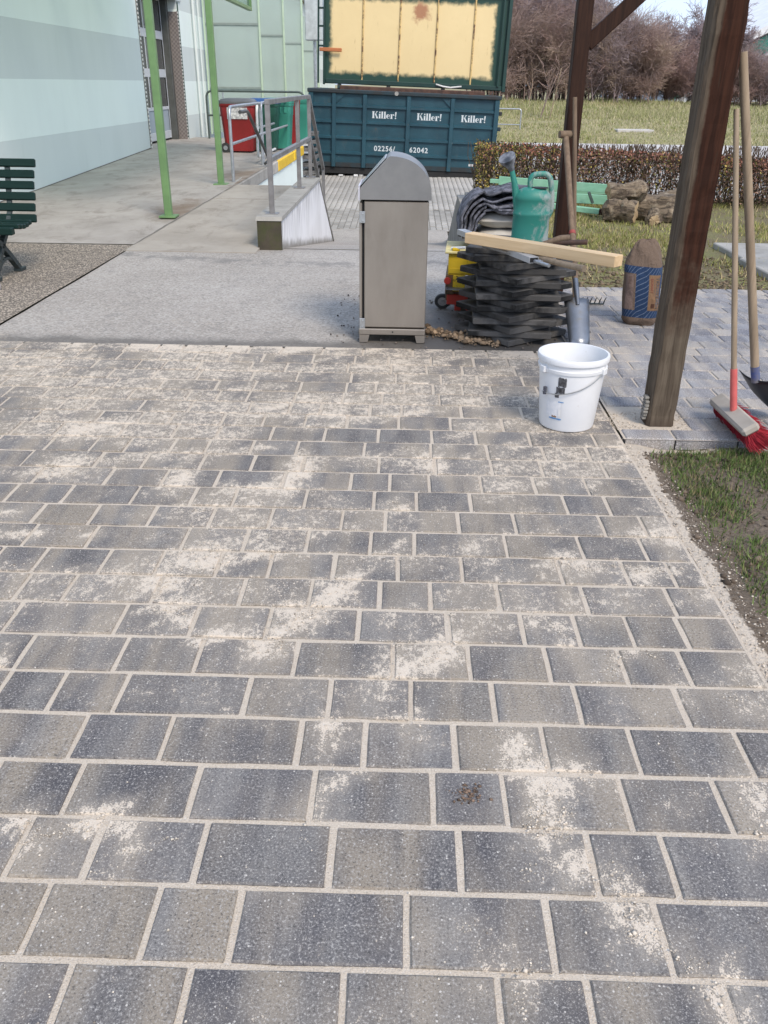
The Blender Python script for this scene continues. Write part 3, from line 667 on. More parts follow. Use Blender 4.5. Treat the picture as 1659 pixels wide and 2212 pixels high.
M_MINT = surf('mint_render', (.77, .845, .80, 1), (.73, .80, .76, 1), 1.0, .85, coord='World', bscale=120, bump=.08, dirt=(.57, .65, .61, 1), dscale=2, damt=(.6, .9), stretch=(1, 1, .3))
M_MINTD = surf('grey_mint_render', (.61, .66, .64, 1), (.58, .63, .61, 1), 1.0, .85, coord='World', bscale=120, bump=.08, dirt=(.43, .50, .475, 1), dscale=2, damt=(.6, .9), stretch=(1, 1, .3))
M_YEL = surf('chipped_yellow_edge', (.80, .52, .02, 1), (.68, .43, .02, 1), 8, .55, dirt=(.5, .42, .3, 1), dscale=9, damt=(.62, .7), bump=.3)
t = thing('dock_wall', 'pale mint side wall of the loading deck with yellow painted edge', 'wall', (-2.5, 13.0, 0))
mb = MB(); mb.box(-.14, -.012, 0.4, 8.7, -1.3, -.002); mb.build('wall_body', M_MINT, t)
mb = MB(); mb.box(-.14, .01, 0.0, 3.4, .0, .202, .02); mb.build('concrete_edge', M_CAPC, t)
mb = MB(); mb.box(-.14, .02, 3.41, 4.35, .0, .206, .02); mb.build('bare_edge', surf('chipped_edge', (.5, .47, .42, 1), None, 6, .8, coord='World'), t)
mb = MB(); mb.box(-.14, .03, 4.36, 6.75, .0, .21, .025); mb.build('yellow_edge', M_YEL, t)
mb = MB(); mb.box(-.14, .03, 6.9, 8.72, .0, .21, .025); mb.build('yellow_edge', M_YEL, t)
mb = MB(); mb.box(-.6, -.02, 8.62, 8.74, -1.2, .20, .01); mb.build('end_wall', M_MINT, t)
t = thing('concrete_steps', 'concrete steps going down from the landing behind the white wall', 'steps', (-2.0, 13.105, 0))
for i in range(7):
    mb = MB(); mb.box(-.47, .46, i * .33, i * .33 + .329, -1.4, .03 - i * .17, .01); mb.build('step', M_SLAB, t)

# ------------------------------------------------------------------ hall with the sectional door
WX = -5.5
hall = thing('hall_building', 'pale mint rendered hall with wide grey stripes and a glazed sectional door', 'building', (WX, 0, 0))
zs = [-.3, .79, 1.55, 2.30, 3.05, 3.8, 4.55, 5.2]
def wallpart(ya, yb, z0=-.3, z1=5.2):
    mb = MB()
    for i in range(len(zs) - 1):
        a, b = max(zs[i], z0), min(zs[i + 1], z1)
        if b <= a: continue
        mb.cur = 0 if i % 2 else 1
        mb.add([(0, ya, a), (0, yb, a), (0, yb, b), (0, ya, b), (-.6, ya, a), (-.6, yb, a), (-.6, yb, b), (-.6, ya, b)],
               [(0, 1, 2, 3), (0, 3, 7, 4), (1, 5, 6, 2)])
    return mb.build('wall', [M_MINT, M_MINTD], hall)
D0, D1, DT = 19.42, 22.72, 3.28
wallpart(2, D0); wallpart(D1, 70); wallpart(D0, D1, DT)
for ya, yb, za, zb in ((9.1, 13.1, .0, .06), (13.1, D0 - .06, .06, .24)):
    mb = MB(); mb.add([(.004, ya, za - .1), (.004, yb, zb - .1), (.004, yb, zb + .028), (.004, ya, za + .028), (.0, ya, za - .1), (.0, yb, zb - .1), (.0, yb, zb + .028), (.0, ya, za + .028)], [(0, 1, 2, 3), (3, 2, 6, 7), (0, 3, 7, 4), (1, 5, 6, 2)]); mb.build('base_joint', M_YBED, hall)
mb = MB(); mb.box(-9, -.62, 2, 70, -.3, 5.2); mb.build('core', M_MINTD, hall)
mb = MB(); mb.box(-9, .25, 2, 70, 5.205, 5.45, .03); mb.build('roof', M_STEEL, hall)
def make_tread():
    s = NT('tread_plate'); v = s.coord('Object'); w_ = s.n('ShaderNodeTexBrick'); s.l(s.mapv(v, (14, 14, 14), rot=(0, 0, 0)), w_.inputs[0])
    ch = s.n('ShaderNodeTexChecker'); s.l(s.mapv(v, (1, 1, 1)), ch.inputs[0]); ch.inputs['Scale'].default_value = 22
    c = s.mix(ch.outputs['Fac'], (.30, .265, .25, 1), (.20, .175, .165, 1)); s.bump(ch.outputs['Fac'], .4, .004); return s.done(c, .5, .5)
M_TREAD = make_tread()
M_ALU = surf('white_aluminium', (.66, .69, .72, 1), (.58, .61, .64, 1), 4, .4, .2)
M_DPAN = surf('grey_blue_panel', (.36, .42, .46, 1), (.30, .355, .395, 1), 1.5, .5)
M_DARKF = surf('dark_grey_frame', (.085, .09, .085, 1), None, 5, .55)
def make_glass(name, c, rough=.08):
    s = NT(name); v = s.coord('Object'); n = s.noise(v, 1.2, 3); col = s.mix(n, c, mul(c, .6)); return s.done(col, rough, 0, .6)
M_PANE = make_glass('dark_pane', (.12, .12, .115, 1))
door = link('door', None, hall); door.location = (-.38, D0, 0)
dw = D1 - D0
mb = MB(); mb.box(-.05, 0, .05, dw - .15, .28, 3.3); mb.build('leaf_backing', M_DARKF, door)
for a, b in ((.30, .47), (.93, 1.0), (1.62, 1.79), (2.41, 2.58), (3.2, 3.3)):
    mb = MB(); mb.box(.002, .03, .06, dw - .16, a, b, .006); mb.build('rail', M_ALU, door)
mb = MB(); mb.box(.002, .016, .09, dw - .19, .472, .928, .004); mb.build('bottom_panel', M_DPAN, door)
mb = MB(); mb.box(.017, .03, 2.25, 2.55, .55, .85, .004); mb.build('notice', surf('black_notice', (.02, .02, .022, 1), (.2, .2, .2, 1), 30, .6), door)
for a, b in ((1.002, 1.618), (1.792, 2.408), (2.582, 3.198)):
    mb = MB(); mb.box(.002, .012, .11, dw - .22, a, b); mb.build('pane', M_PANE, door)
for yy in (.06, dw - .21):
    mb = MB(); mb.box(.0315, .036, yy, yy + .05, .3, 3.28); mb.build('stile', M_ALU, door)
mb = MB(); mb.box(.0315, .036, 1.55, 1.61, 1.0, 3.28); mb.build('stile', M_ALU, door)
for yy, nm in ((D1 - .14, 'jamb'),):
    mb = MB(); mb.box(-.38, -.201, yy, yy + .14, .2, DT - .01, .01); mb.build(nm, M_DARKF, hall)
mb = MB(); mb.box(-.20, .012, D1 - .02, D1 + .008, .24, 3.0, .004); mb.build('tread_plate_reveal', M_TREAD, hall)
M_STUD = surf('bright_studs', (.75, .73, .69, 1), (.6, .58, .55, 1), 20, .4, .1)
for yy, nm in ((D0 - .05, 'corner_guard'), (D1 - .015, 'corner_guard')):
    mb = MB(); mb.box(.002, .012, yy, yy + .065, .235, 3.02); gd = mb.build(nm, M_STEEL, hall)
    mb = MB(); zc = .26
    while zc < 3.0:
        mb = MB(); mb.box(.0125, .026, yy + .003, yy + .062, zc, zc + .042, .005); mb.build('stud', M_STUD, gd); zc += .075
mb = MB(); mb.box(.002, .03, D1 + .055, D1 + .085, .24, 3.2, .004); mb.build('cable_duct', surf('dark_green_trim', (.04, .075, .06, 1)), hall)
mb = MB(); mb.box(.002, .03, D0 - .2, D1 + .4, 3.22, 3.36, .01); mb.build('lintel_trim', M_ALU, hall)
for yy, r in ((24.2, .035), (24.75, .02)):
    mb = MB(); mb.tube([(.06, yy, .24), (.06, yy, 5.1)], r, 10); mb.build('downpipe', M_MINTD, hall, 60)

def make_poly(name, clear):
    s = NT(name); v = s.coord('World'); n = s.noise(v, 1.2, 5, .6); wv = s.n('ShaderNodeTexWave'); s.l(v, wv.inputs['Vector']); wv.inputs['Scale'].default_value = 9; wv.bands_direction = 'X'
    c = s.mix(n, (.52, .585, .545, 1), (.60, .665, .63, 1)); s.done(c, .28, 0, .5)
    tr = s.n('ShaderNodeBsdfTranslucent'); s.l(c, tr.inputs[0]); tp = s.n('ShaderNodeBsdfTransparent'); tp.inputs[0].default_value = (.78, .86, .82, 1)
    m1 = s.n('ShaderNodeMixShader'); m1.inputs[0].default_value = .35; s.l(s.b.outputs[0], m1.inputs[1]); s.l(tr.outputs[0], m1.inputs[2])
    m2 = s.n('ShaderNodeMixShader'); m2.inputs[0].default_value = clear; s.l(m1.outputs[0], m2.inputs[1]); s.l(tp.outputs[0], m2.inputs[2]); s.l(m2.outputs[0], s.out.inputs['Surface'])
    s.bump(wv.outputs['Fac'], .12, .004); return s.m
M_POLY = make_poly('polycarbonate', .40); M_CLEAR = make_poly('clear_canopy_pane', .85)
# ------------------------------------------------------------------ canopy on green posts
can = thing('green_canopy', 'light green steel canopy on slim square posts by the hall', 'canopy', (-3.02, 11.2, .05))
def cz(y): return 2.72
for (px, py), sz in (((365, 466), .085), ((478, 397), .085)):
    z = .10 if py > 430 else .2; p = gnd(px, py, z); lx, ly = p[0] + 3.02, p[1] - 11.2
    mb = MB(); mb.box(lx - sz / 2, lx + sz / 2, ly - sz / 2, ly + sz / 2, z - .06, 3.52, .008); ps = mb.build('post', M_GREEN, can)
    mb = MB(); mb.box(lx - .10, lx + .10, ly - .10, ly + .10, z - .065, z - .042, .003); mb.build('base_plate', M_GREEN, ps)
mb = MB(); mb.box(-.10, -.02, -1.9, 7.35, 2.715, 2.775, .006); mb.build('edge_beam', M_GREEN, can)
mb = MB(); mb.box(-.10, -.02, 7.352, 7.43, 2.715, 3.52, .006); mb.build('end_post', M_GREEN, can)
mb = MB(); mb.box(-.10, .04, -1.9, 7.43, 3.522, 3.62, .006); mb.build('eaves_beam', M_GREEN, can)
mb = MB(); mb.box(-.066, -.054, -1.88, 7.34, 2.777, 3.518); mb.build('side_pane', M_CLEAR, can)
for i in range(4):
    y0 = -1.6 + i * 2.22; mb = MB(); mb.box(-2.44, -.065, y0 + .02, y0 + 2.16, 3.64, 3.655); mb.build('roof_pane', M_CLEAR, can)
    mb = MB(); mb.box(-2.44, -.062, y0 + 2.165, y0 + 2.215, 3.63, 3.70); mb.build('rafter', M_GREEN, can)
M_RAILG = surf('grey_green_rail', (.24, .29, .27, 1), (.2, .24, .22, 1), 4, .5); M_LGR = surf('pale_green_frame', (.47, .58, .44, 1), (.40, .51, .38, 1), 4, .5)
# windbreak screens standing across the deck
for i, (Y, px0, px1, yr) in enumerate(((25.3, 433, 567, 52), (31.4, 560, 618, 77), (37.2, 610, 657, 94), (45.6, 645, 690, 110))):
    x0 = max(atY(px0, 150, Y)[0], -5.44); x1 = atY(px1, 150, Y)[0]; zr = atY((px0 + px1) / 2, yr, Y)[2]
    nm = ('first windbreak screen beyond the sectional door', 'second windbreak screen along the hall', 'third windbreak screen along the hall', 'farthest windbreak screen along the hall')[i]
    t = thing('windbreak_screen', 'translucent panel in pale green frame, ' + nm, 'screen', (x1, Y, .25 if i == 0 else -.6), 0, 'translucent screens across the loading deck')
    zb = .0; wd = x1 - x0; top = 5.0
    fw = .05 + .012 * i
    mb = MB(); mb.box(-fw, 0, -.04, .04, zb, top, .006); mb.build('post', M_LGR, t)
    mb = MB(); mb.box(-wd, -wd + fw, -.04, .04, zb, top, .006); mb.build('post', M_LGR, t)
    for zz in (zr - t.location[2], 1.15):
        mb = MB(); mb.box(-wd + fw + .002, -fw - .002, -.03, .03, zz - .03, zz + .03, .005); mb.build('cross_rail', M_RAILG, t)
    mb = MB(); mb.box(-wd + fw, -fw, -.006, .006, .05, top - .05); mb.build('pane', M_POLY, t)
t = thing('green_cabinet', 'grey hanging box under the hall eaves beyond the screens', 'box', (-3.3, 33, 2.0))
mb = MB(); mb.box(-.30, .30, 0, .5, .85, 2.6, .03); mb.build('box_body', surf('pale_grey_metal', (.5, .54, .55, 1)), t)
mb = MB(); mb.box(-.33, .33, -.03, .53, 2.6, 2.7, .02); mb.build('hood', M_ALU, t)
mb = MB(); mb.tube([(0, .25, .86), (0, .25, -2.6)], .06, 8); mb.build('leg', M_GALV, t)

# ------------------------------------------------------------------ railings
def arc(p, q, r, n=5):  # rounded corner helper: path through points with fillets
    return p
def fillet(pts, r=.1, n=5):
    out = [Vector(pts[0])]
    for a, b, c in zip(pts[:-2], pts[1:-1], pts[2:]):
        a, b, c = Vector(a), Vector(b), Vector(c); u = (a - b).normalized(); v = (c - b).normalized(); k = min(r, (a - b).length * .45, (c - b).length * .45)
        for i in range(n + 1):
            s_ = i / n; out.append((b + u * k) * (1 - s_) ** 2 + b * 2 * s_ * (1 - s_) + (b + v * k) * s_ ** 2)
    out.append(Vector(pts[-1])); return out
RX = -2.62
r1 = thing('tube_railing', 'galvanised tube railing along the deck edge, nearest the canopy posts', 'railing', (RX, 13.5, .2))
y1, y2, y3 = 0.0, 2.85, 6.6
mb = MB(); mb.tube(fillet([(0, y1, 0), (0, y1, 1.02), (0, y2, 1.02), (0, y2, 0)], .12), .024, 12); mb.build('frame', M_GALV, r1, 60)
mb = MB(); mb.tube([(0, y1, .52), (0, y2, .52)], .022, 10); mb.build('mid_rail', M_GALV, r1, 60)
r2 = thing('tube_railing', 'galvanised tube railing along the deck edge, beside the green bins', 'railing', (RX, 16.45, .2))
mb = MB(); mb.tube(fillet([(0, 0, 0), (0, 0, 1.02), (0, 3.7, 1.02), (0, 3.7, 0)], .12), .024, 12); mb.build('frame', M_GALV, r2, 60)
mb = MB(); mb.tube([(0, 0, .52), (0, 3.7, .52)], .022, 10); mb.build('mid_rail', M_GALV, r2, 60)
gt = thing('swing_barrier', 'white tube barrier loop hooked behind the galvanised railing', 'barrier', (RX - .12, 16.6, .2))
mb = MB(); mb.tube(fillet([(0, 2.2, .12), (0, 0, .12), (0, .15, 1.0), (0, 2.4, 1.0)], .14), .024, 12); mb.build('loop', surf('white_tube', (.68, .69, .68, 1), (.55, .55, .54, 1), 9, .5), gt, 60)
mb = MB(); mb.tube([(0, .1, .6), (0, 2.2, .6)], .02, 10); mb.build('mid_rail', M_GALV, gt, 60)
mb = MB(); mb.tube(fillet([(.12, -2.9, .95), (.13, -2.3, .95), (.14, -.35, .10), (.1, -.6, .06)], .12), .026, 10)
tag(mb.build('lift_bar', surf('dark_steel_tube', (.10, .105, .105, 1), None, 6, .45, .6), None, 60, (RX, 16.6, .2)), 'dark bent bar hanging askew on the galvanised deck railing', 'bar')
rk = thing('tube_railing', 'dark green tube railing across the far end of the deck', 'railing', (-5.05, 23.2, .24))
mb = MB(); mb.tube(fillet([(0, 0, 0), (0, 0, 1.1), (2.45, 0, 1.1), (2.45, 0, 0)], .16), .026, 12); mb.build('frame', M_DTUBE, rk, 60)
mb = MB(); mb.tube([(0, 0, .55), (2.45, 0, .55)], .024, 10); mb.build('mid_rail', M_DTUBE, rk, 60)
mb = MB(); mb.tube(fillet([(.42, 0, 1.09), (.44, -.02, .1), (.95, -.05, .03)], .12), .016, 8); mb.build('hook_tube', M_GALV, rk, 60)
sr = thing('steel_handrail', 'square steel handrail bolted on the white retaining wall', 'railing', (-1.41, 9.0, .31))
ya, ybm, yc = .26, 2.75, 4.15
for yy in (ya, ybm, yc):
    mb = MB(); mb.sq((0, yy, .0), (0, yy, 1.04), .05); ps = mb.build('post', M_STEEL, sr)
    mb = MB(); mb.box(-.07, .07, yy - .07, yy + .07, -.004, .012, .003); mb.build('foot_plate', M_STEEL, ps)
mb = MB(); mb.sq((0, ya - .025, 1.065), (0, yc + .03, 1.065), .05); mb.build('top_rail', M_STEEL, sr)
mb = MB(); mb.sq((.001, ya + .026, .53), (.001, yc + .03, .53), .05, .048); mb.build('mid_rail', M_STEEL, sr)
mb = MB(); mb.sq((.0, yc + .03, 1.06), (.0, yc + 2.0, -.04), .05); mb.build('stair_rail', M_STEEL, sr)
mb = MB(); mb.sq((.0, yc + .03, .52), (.0, yc + 2.0, -.58), .05); mb.build('stair_rail', M_STEEL, sr)
mb = MB(); mb.sq((.0, yc + 2.02, -.03), (.0, yc + 2.02, -1.2), .05); mb.build('post', M_STEEL, sr)

# ------------------------------------------------------------------ wheeled bins on the deck
M_TYRE = surf('black_rubber', (.022, .022, .023, 1), (.04, .04, .04, 1), 8, .75)
def wheel_bin(label, loc, rz, body, lid, w=.56, d=.70, h=.93, sticker=False, ridges=False):
    t = thing('wheeled_bin', label, 'bin', loc, rz, 'wheeled bins on the loading deck')
    mb = MB(); n = 0
    def ring(z, k, c=.05):
        hw, hd = w / 2 * k, d / 2 * k
        return [(-hw + c, -hd, z), (hw - c, -hd, z), (hw, -hd + c, z), (hw, hd - c, z), (hw - c, hd, z), (-hw + c, hd, z), (-hw, hd - c, z), (-hw, -hd + c, z)]
    lv = [(.04, .80), (.10, .83), (h * .74, .955), (h * .76, .985), (h * .93, 1.0), (h * .95, 1.05), (h, 1.06)]
    V = []; Fc = []
    for z, k in lv: V += ring(z, k)
    for i in range(len(lv) - 1):
        for j in range(8): Fc.append((i * 8 + j, i * 8 + (j + 1) % 8, (i + 1) * 8 + (j + 1) % 8, (i + 1) * 8 + j))
    Fc += [tuple(range(8))[::-1], tuple((len(lv) - 1) * 8 + j for j in range(8))]
    mb.add(V, Fc); mb.build('body', body, t, 35)
    mb = MB(); V = []; Fc = []
    ll = [(h + .004, 1.07), (h + .045, 1.07), (h + .09, .9), (h + .105, .6)]
    for z, k in ll: V += ring(z, k)
    for i in range(len(ll) - 1):
        for j in range(8): Fc.append((i * 8 + j, i * 8 + (j + 1) % 8, (i + 1) * 8 + (j + 1) % 8, (i + 1) * 8 + j))
    Fc += [tuple((len(ll) - 1) * 8 + j for j in range(8)), tuple(range(8))[::-1]]
    mb.add(V, Fc); ld = mb.build('lid', lid, t, 35)
    mb = MB(); mb.tube([(-w * .42, d * .56, h * .97), (w * .42, d * .56, h * .97)], .016, 8); mb.build('grip', lid, ld)
    for s_ in (-1, 1):
        mb = MB(); mb.lathe([(.04, -.03), (.10, -.03), (.10, .03), (.04, .03)], (s_ * (w * .40), d * .40, .10), 20, 'x', True); wh = mb.build('wheel', M_TYRE, t, 40)
        mb = MB(); mb.lathe([(.0, 0), (.045, 0), (.045, .012), (0, .016)], (s_ * (w * .40) + (.031 if s_ > 0 else -.047), d * .40, .10), 12, 'x'); mb.build('hub', M_BOLT, wh)
    if sticker:
        mb = MB(); mb.box(-w * .512, -w * .498, -.22, .2, h * .70, h * .93, .002); mb.build('sticker', surf('torn_white_sticker', (.66, .66, .64, 1), (.25, .25, .26, 1), 26, .6), t)
    if ridges:
        for q in range(4):
            mb = MB(); mb.box(-w * .535, -w * .47, -.24 + q * .12, -.18 + q * .12, h * .80, h * .92, .008); mb.build('rib', body, t)
        mb = MB(); mb.box(-w * .495, -w * .42, -.06, .06, .35, .55, .01); mb.build('emblem', body, t)
    return t
M_RED = surf('red_plastic', (.25, .016, .016, 1), (.21, .013, .013, 1), 3, .45, bump=.03)
M_DGREEN = surf('dark_green_plastic', (.012, .085, .06, 1), (.01, .07, .05, 1), 3, .42, bump=.03)
M_TGREEN = surf('green_plastic', (.04, .255, .19, 1), (.035, .22, .165, 1), 3, .42, bump=.03)
M_GLID = surf('grey_lid', (.13, .135, .14, 1), None, 4, .5); M_BLID = surf('blue_lid', (.02, .085, .26, 1), None, 4, .45)
def bpos(px, py): p = gnd(px, py, .215); return (p[0], p[1], .215)
p = bpos(517, 331); wheel_bin('red wheeled bin with grey lid and torn white sticker', (p[0], p[1] + .25, .215), math.radians(90), M_RED, M_GLID, sticker=True)
p = bpos(567, 331); wheel_bin('dark green wheeled bin with blue lid beside the red bin', (p[0] - .05, p[1] + .55, .215), math.radians(90), M_DGREEN, M_BLID)
p = bpos(604, 322); wheel_bin('bright green wheeled bin with ribs moulded under its rim', (p[0], p[1] - .15, .215), math.radians(90), M_TGREEN, M_TGREEN, .56, .66, ridges=True)
p = bpos(628, 318); wheel_bin('red wheeled bin wedged between two green bins', (p[0] - .02, p[1] + .75, .215), math.radians(90), M_RED, M_RED, .5, .3)
p = bpos(637, 316); wheel_bin('bright green wheeled bin last in the row at the deck end', (p[0] + .02, p[1] + 1.5, .215), math.radians(90), M_TGREEN, M_TGREEN, .56, .4)

# ------------------------------------------------------------------ open skip container
zc = float(yard_z(25.6))
A = gnd(667, 373, zc); B = gnd(1064, 391, zc)
Yc = 25.6; A = atY(667, 373, Yc); B = atY(1064, 391, Yc); LEN = B[0] - A[0]; ang = 0.0; tilt_ = math.atan2(A[2] - B[2], LEN)
dA = math.hypot(A[0], A[1]); hz = atY(668, 191, A[1])[2] - A[2]
HT = hz + .02
def make_teal():
    s = NT('worn_teal_paint'); v = s.coord('Object'); n = s.noise(v, 1.6, 6, .6); n2 = s.noise(s.mapv(v, (1, 1, .35)), 4.5, 6, .7, .6); n3 = s.noise(v, 26, 4, .75); big = s.noise(v, 1.1, 3)
    c = s.mix(s.step(n, .32, .68), (.014, .064, .09, 1), (.009, .045, .066, 1)); c = s.mix(s.math('MULTIPLY', s.step(n2, .56, .72), .55), c, (.045, .075, .085, 1))
    k = s.step(s.math('MULTIPLY_ADD', n3, .55, s.math('MULTIPLY', n2, .45)), .60, .65); c = s.mix(k, c, (.085, .038, .02, 1)); c = s.mix(s.step(s.noise(s.mapv(v, (9, 9, 2)), 5, 2), .73, .76), c, (.22, .27, .28, 1))
    s.bump(s.math('ADD', s.math('MULTIPLY', big, 3.0), s.math('MULTIPLY', n3, .15)), .35, .03); return s.done(c, s.math('MULTIPLY_ADD', n2, .4, .28))
M_TEAL = make_teal()
M_TEALD = surf('dark_teal_base', (.012, .03, .04, 1), (.02, .02, .02, 1), 3, .6)
def make_rust(name, base):
    s = NT(name); v = s.coord('Object'); n = s.noise(v, 4, 6, .7); n2 = s.noise(v, 20, 4, .7)
    c = s.mix(s.step(s.math('MULTIPLY_ADD', n2, .4, s.math('MULTIPLY', n, .6)), .47, .58), base, (.11, .05, .028, 1)); s.bump(n2, .3, .004); return s.done(c, .6)
M_RIM = make_rust('rusty_teal_rim', (.02, .055, .065, 1))
ct = thing('skip_container', 'teal steel skip container lettered Killer! with its lid standing open', 'container', A, 0); ct.rotation_euler = (0, tilt_, 0)
DP = 2.35; b0 = .10 * HT
mb = MB(); mb.box(0.02, LEN - .02, 0, .04, b0, HT - .1); mb.build('front_wall', M_TEAL, ct)
mb = MB(); mb.box(0.02, LEN - .02, DP - .04, DP, b0, HT - .1); mb.build('back_wall', M_RIM, ct)
for x in (0.02, LEN - .06):
    mb = MB(); mb.box(x, x + .04, .042, DP - .042, b0, HT - .1); mb.build('end_wall', M_TEAL, ct)
mb = MB(); mb.box(.06, LEN - .06, .045, DP - .045, b0, b0 + .08); mb.build('floor', M_RIM, ct)
for i, (x0, x1, y0, y1) in enumerate(((-.03, LEN + .04, -.10, .07), (-.03, LEN + .04, DP - .07, DP + .08), (-.03, .1, .072, DP - .072), (LEN - .1, LEN + .04, .072, DP - .072))):
    mb = MB(); mb.box(x0, x1, y0, y1, HT - .105, HT, .02); mb.build('rim', M_RIM if i else M_TEALD, ct)
fr = [.0, .123, .285, .515, .745, .975]
for i, q in enumerate(fr):
    x = q * LEN; wd = .13 if i in (0, 5) else .115
    mb = MB(); mb.box(x, x + wd, -.085, -.001, b0 - .02, HT - .107, .012); mb.build('post', M_TEAL, ct)
zr = [.815, .63, .445, .262]
for q in zr:
    z = q * HT
    for i in range(5):
        x0 = fr[i] * LEN + (.13 if i == 0 else .115) + .003; x1 = fr[i + 1] * LEN - .003
        mb = MB(); mb.prism([(-.055, z - .035), (-.055, z + .02), (-.001, z + .05), (-.001, z - .05)], x0, x1, 'yz'); mb.build('stiffener', M_TEAL, ct)
for i in range(5):
    x0 = fr[i] * LEN + (.13 if i == 0 else .115) + .003; x1 = fr[i + 1] * LEN - .003
    mb = MB(); mb.box(x0, x1, -.03, -.001, b0 - .02, b0 + .10, .005); mb.build('sole_bar', M_TEALD, ct)
for x, sg in ((fr[1] * LEN + .118, 1), (fr[4] * LEN - .003, -1)):
    mb = MB(); mb.prism([(x, HT * .95), (x + sg * .26, HT * .95), (x, HT * .845)], -.035, -.012, 'xz'); mb.build('lug', M_TEAL, ct)
for y0 in (.25, DP - .45):
    mb = MB(); mb.box(.1, LEN - .1, y0, y0 + .2, 0, b0 - .001); mb.build('skid', M_BLACK, ct)
mb = MB(); mb.box(.02, LEN - .05, .0, .1, .015, b0 - .022, .01); mb.build('side_skid', M_BLACK, ct)
for q in (.4, .62, .8):
    mb = MB(); mb.box(LEN + .0, LEN + .09, -.05, .06, HT * q - .05, HT * q + .05, .015); mb.build('hinge', M_TEALD, ct)
    mb = MB(); mb.box(-.09, .0, -.05, .06, HT * q - .05, HT * q + .05, .015); mb.build('hinge', M_TEALD, ct)
mb = MB(); mb.box(fr[4] * LEN + .62, fr[4] * LEN + .75, -.0035, -.001, b0 + .14, b0 + .20); mb.build('sticker', surf('white_sticker', (.7, .7, .7, 1)), ct)
mb = MB(); mb.lathe([(.02, 0), (.055, .0), (.055, .1), (.02, .1)], (LEN * .46, -.105, HT - .05), 12, 'y', True); mb.build('latch_knob', surf('chalky_latch', (.35, .34, .32, 1)), ct)
# lettering on the front wall
M_WPAINT = surf('stencilled_white_paint', (.62, .66, .68, 1), (.5, .55, .58, 1), 14, .6)
def killer(x, z, h):
    """fat-face stencil lettering built from stems, hairlines and serifs"""
    u = h; mb = MB(); y0, y1 = -.006, -.003
    def R(a, b, c, d): mb.box(x + a * u, x + b * u, y0, y1, z + c * u, z + d * u)
    def P(pts): mb.prism([(x + a * u, z + b * u) for a, b in pts], y0, y1, 'xz')
    P([(0, 0), (.42, 0), (.42, .06), (.34, .07), (.34, .93), (.42, .94), (.42, 1), (0, 1), (0, .94), (.07, .93), (.07, .07), (0, .06)])      # K
    P([(.38, .48), (.70, .94), (.62, .95), (.62, 1), (.92, 1), (.92, .95), (.80, .94), (.58, .60)])
    P([(.50, .60), (.62, .66), (.98, .05), (.98, 0), (.62, 0), (.70, .08), (.48, .50)])
    a = 1.04
    P([(a, 0), (a + .36, 0), (a + .36, .05), (a + .30, .06), (a + .30, .68), (a, .64), (a, .60), (a + .06, .60), (a + .06, .06), (a, .05)])  # i
    P([(a + .06 + .13 + .11 * math.cos(k * math.pi / 5), .87 + .11 * math.sin(k * math.pi / 5)) for k in range(10)])
    for a in (1.44, 1.86):                                                                                                                # l l
        P([(a, 0), (a + .36, 0), (a + .36, .05), (a + .30, .06), (a + .30, 1.02), (a, .98), (a, .94), (a + .06, .94), (a + .06, .06), (a, .05)])
    a = 2.28; cx, cz, r = a + .28, .33, .33                                                                                               # e
    P([(cx - .04, .02)] + [(cx + .30 * math.cos(t), cz + r * math.sin(t)) for t in [math.radians(d) for d in range(255, 100, -15)]] + [(cx - .04, .63)])
    P([(cx + .0, .63)] + [(cx + .28 * math.cos(t), cz + r * math.sin(t)) for t in [math.radians(d) for d in range(85, -1, -12)]] + [(cx + .0, .33), (cx, .39), (cx + .12, .39), (cx + .12, .55), (cx + .0, .58)])
    P([(cx, .0), (cx + .16, .05), (cx + .28, .18), (cx + .24, .20), (cx + .12, .08), (cx, .06)])
    a = 2.92                                                                                                                              # r
    P([(a, 0), (a + .40, 0), (a + .40, .05), (a + .31, .06), (a + .31, .68), (a, .64), (a, .60), (a + .07, .60), (a + .07, .06), (a, .05)])
    P([(a + .36, .50), (a + .44, .60), (a + .47, .48), (a + .60, .46), (a + .64, .60), (a + .54, .68), (a + .42, .66), (a + .36, .58)])
    a = 3.66                                                                                                                              # !
    P([(a + .04, .30), (a + .16, .30), (a + .24, .98), (a + .14, 1.04), (a + .02, .98)])
    P([(a + .10 + .11 * math.cos(k * math.pi / 5), .11 + .11 * math.sin(k * math.pi / 5)) for k in range(10)])
    return mb.build('lettering', M_WPAINT, ct)
kh = .165 * LEN / 5.0
for q in (.335, .572, .805): killer(q * LEN, HT * .685, kh)
def word(txt, x, z, size, par, mat, y=-.0045, space=1.05, bold=0.0, sx=1.0):
    v, f = text_polys(txt, size, space, bold); mb = MB(); mb.add([(x + p[0] * sx, y, z + p[1]) for p in v], f); return mb.build('lettering', mat, par)
word('02256/', .350 * LEN, HT * .302, kh * 1.08, ct, M_WPAINT, space=1.15, bold=.004)
word('62042', .54 * LEN, HT * .302, kh * 1.08, ct, M_WPAINT, space=1.15, bold=.004)
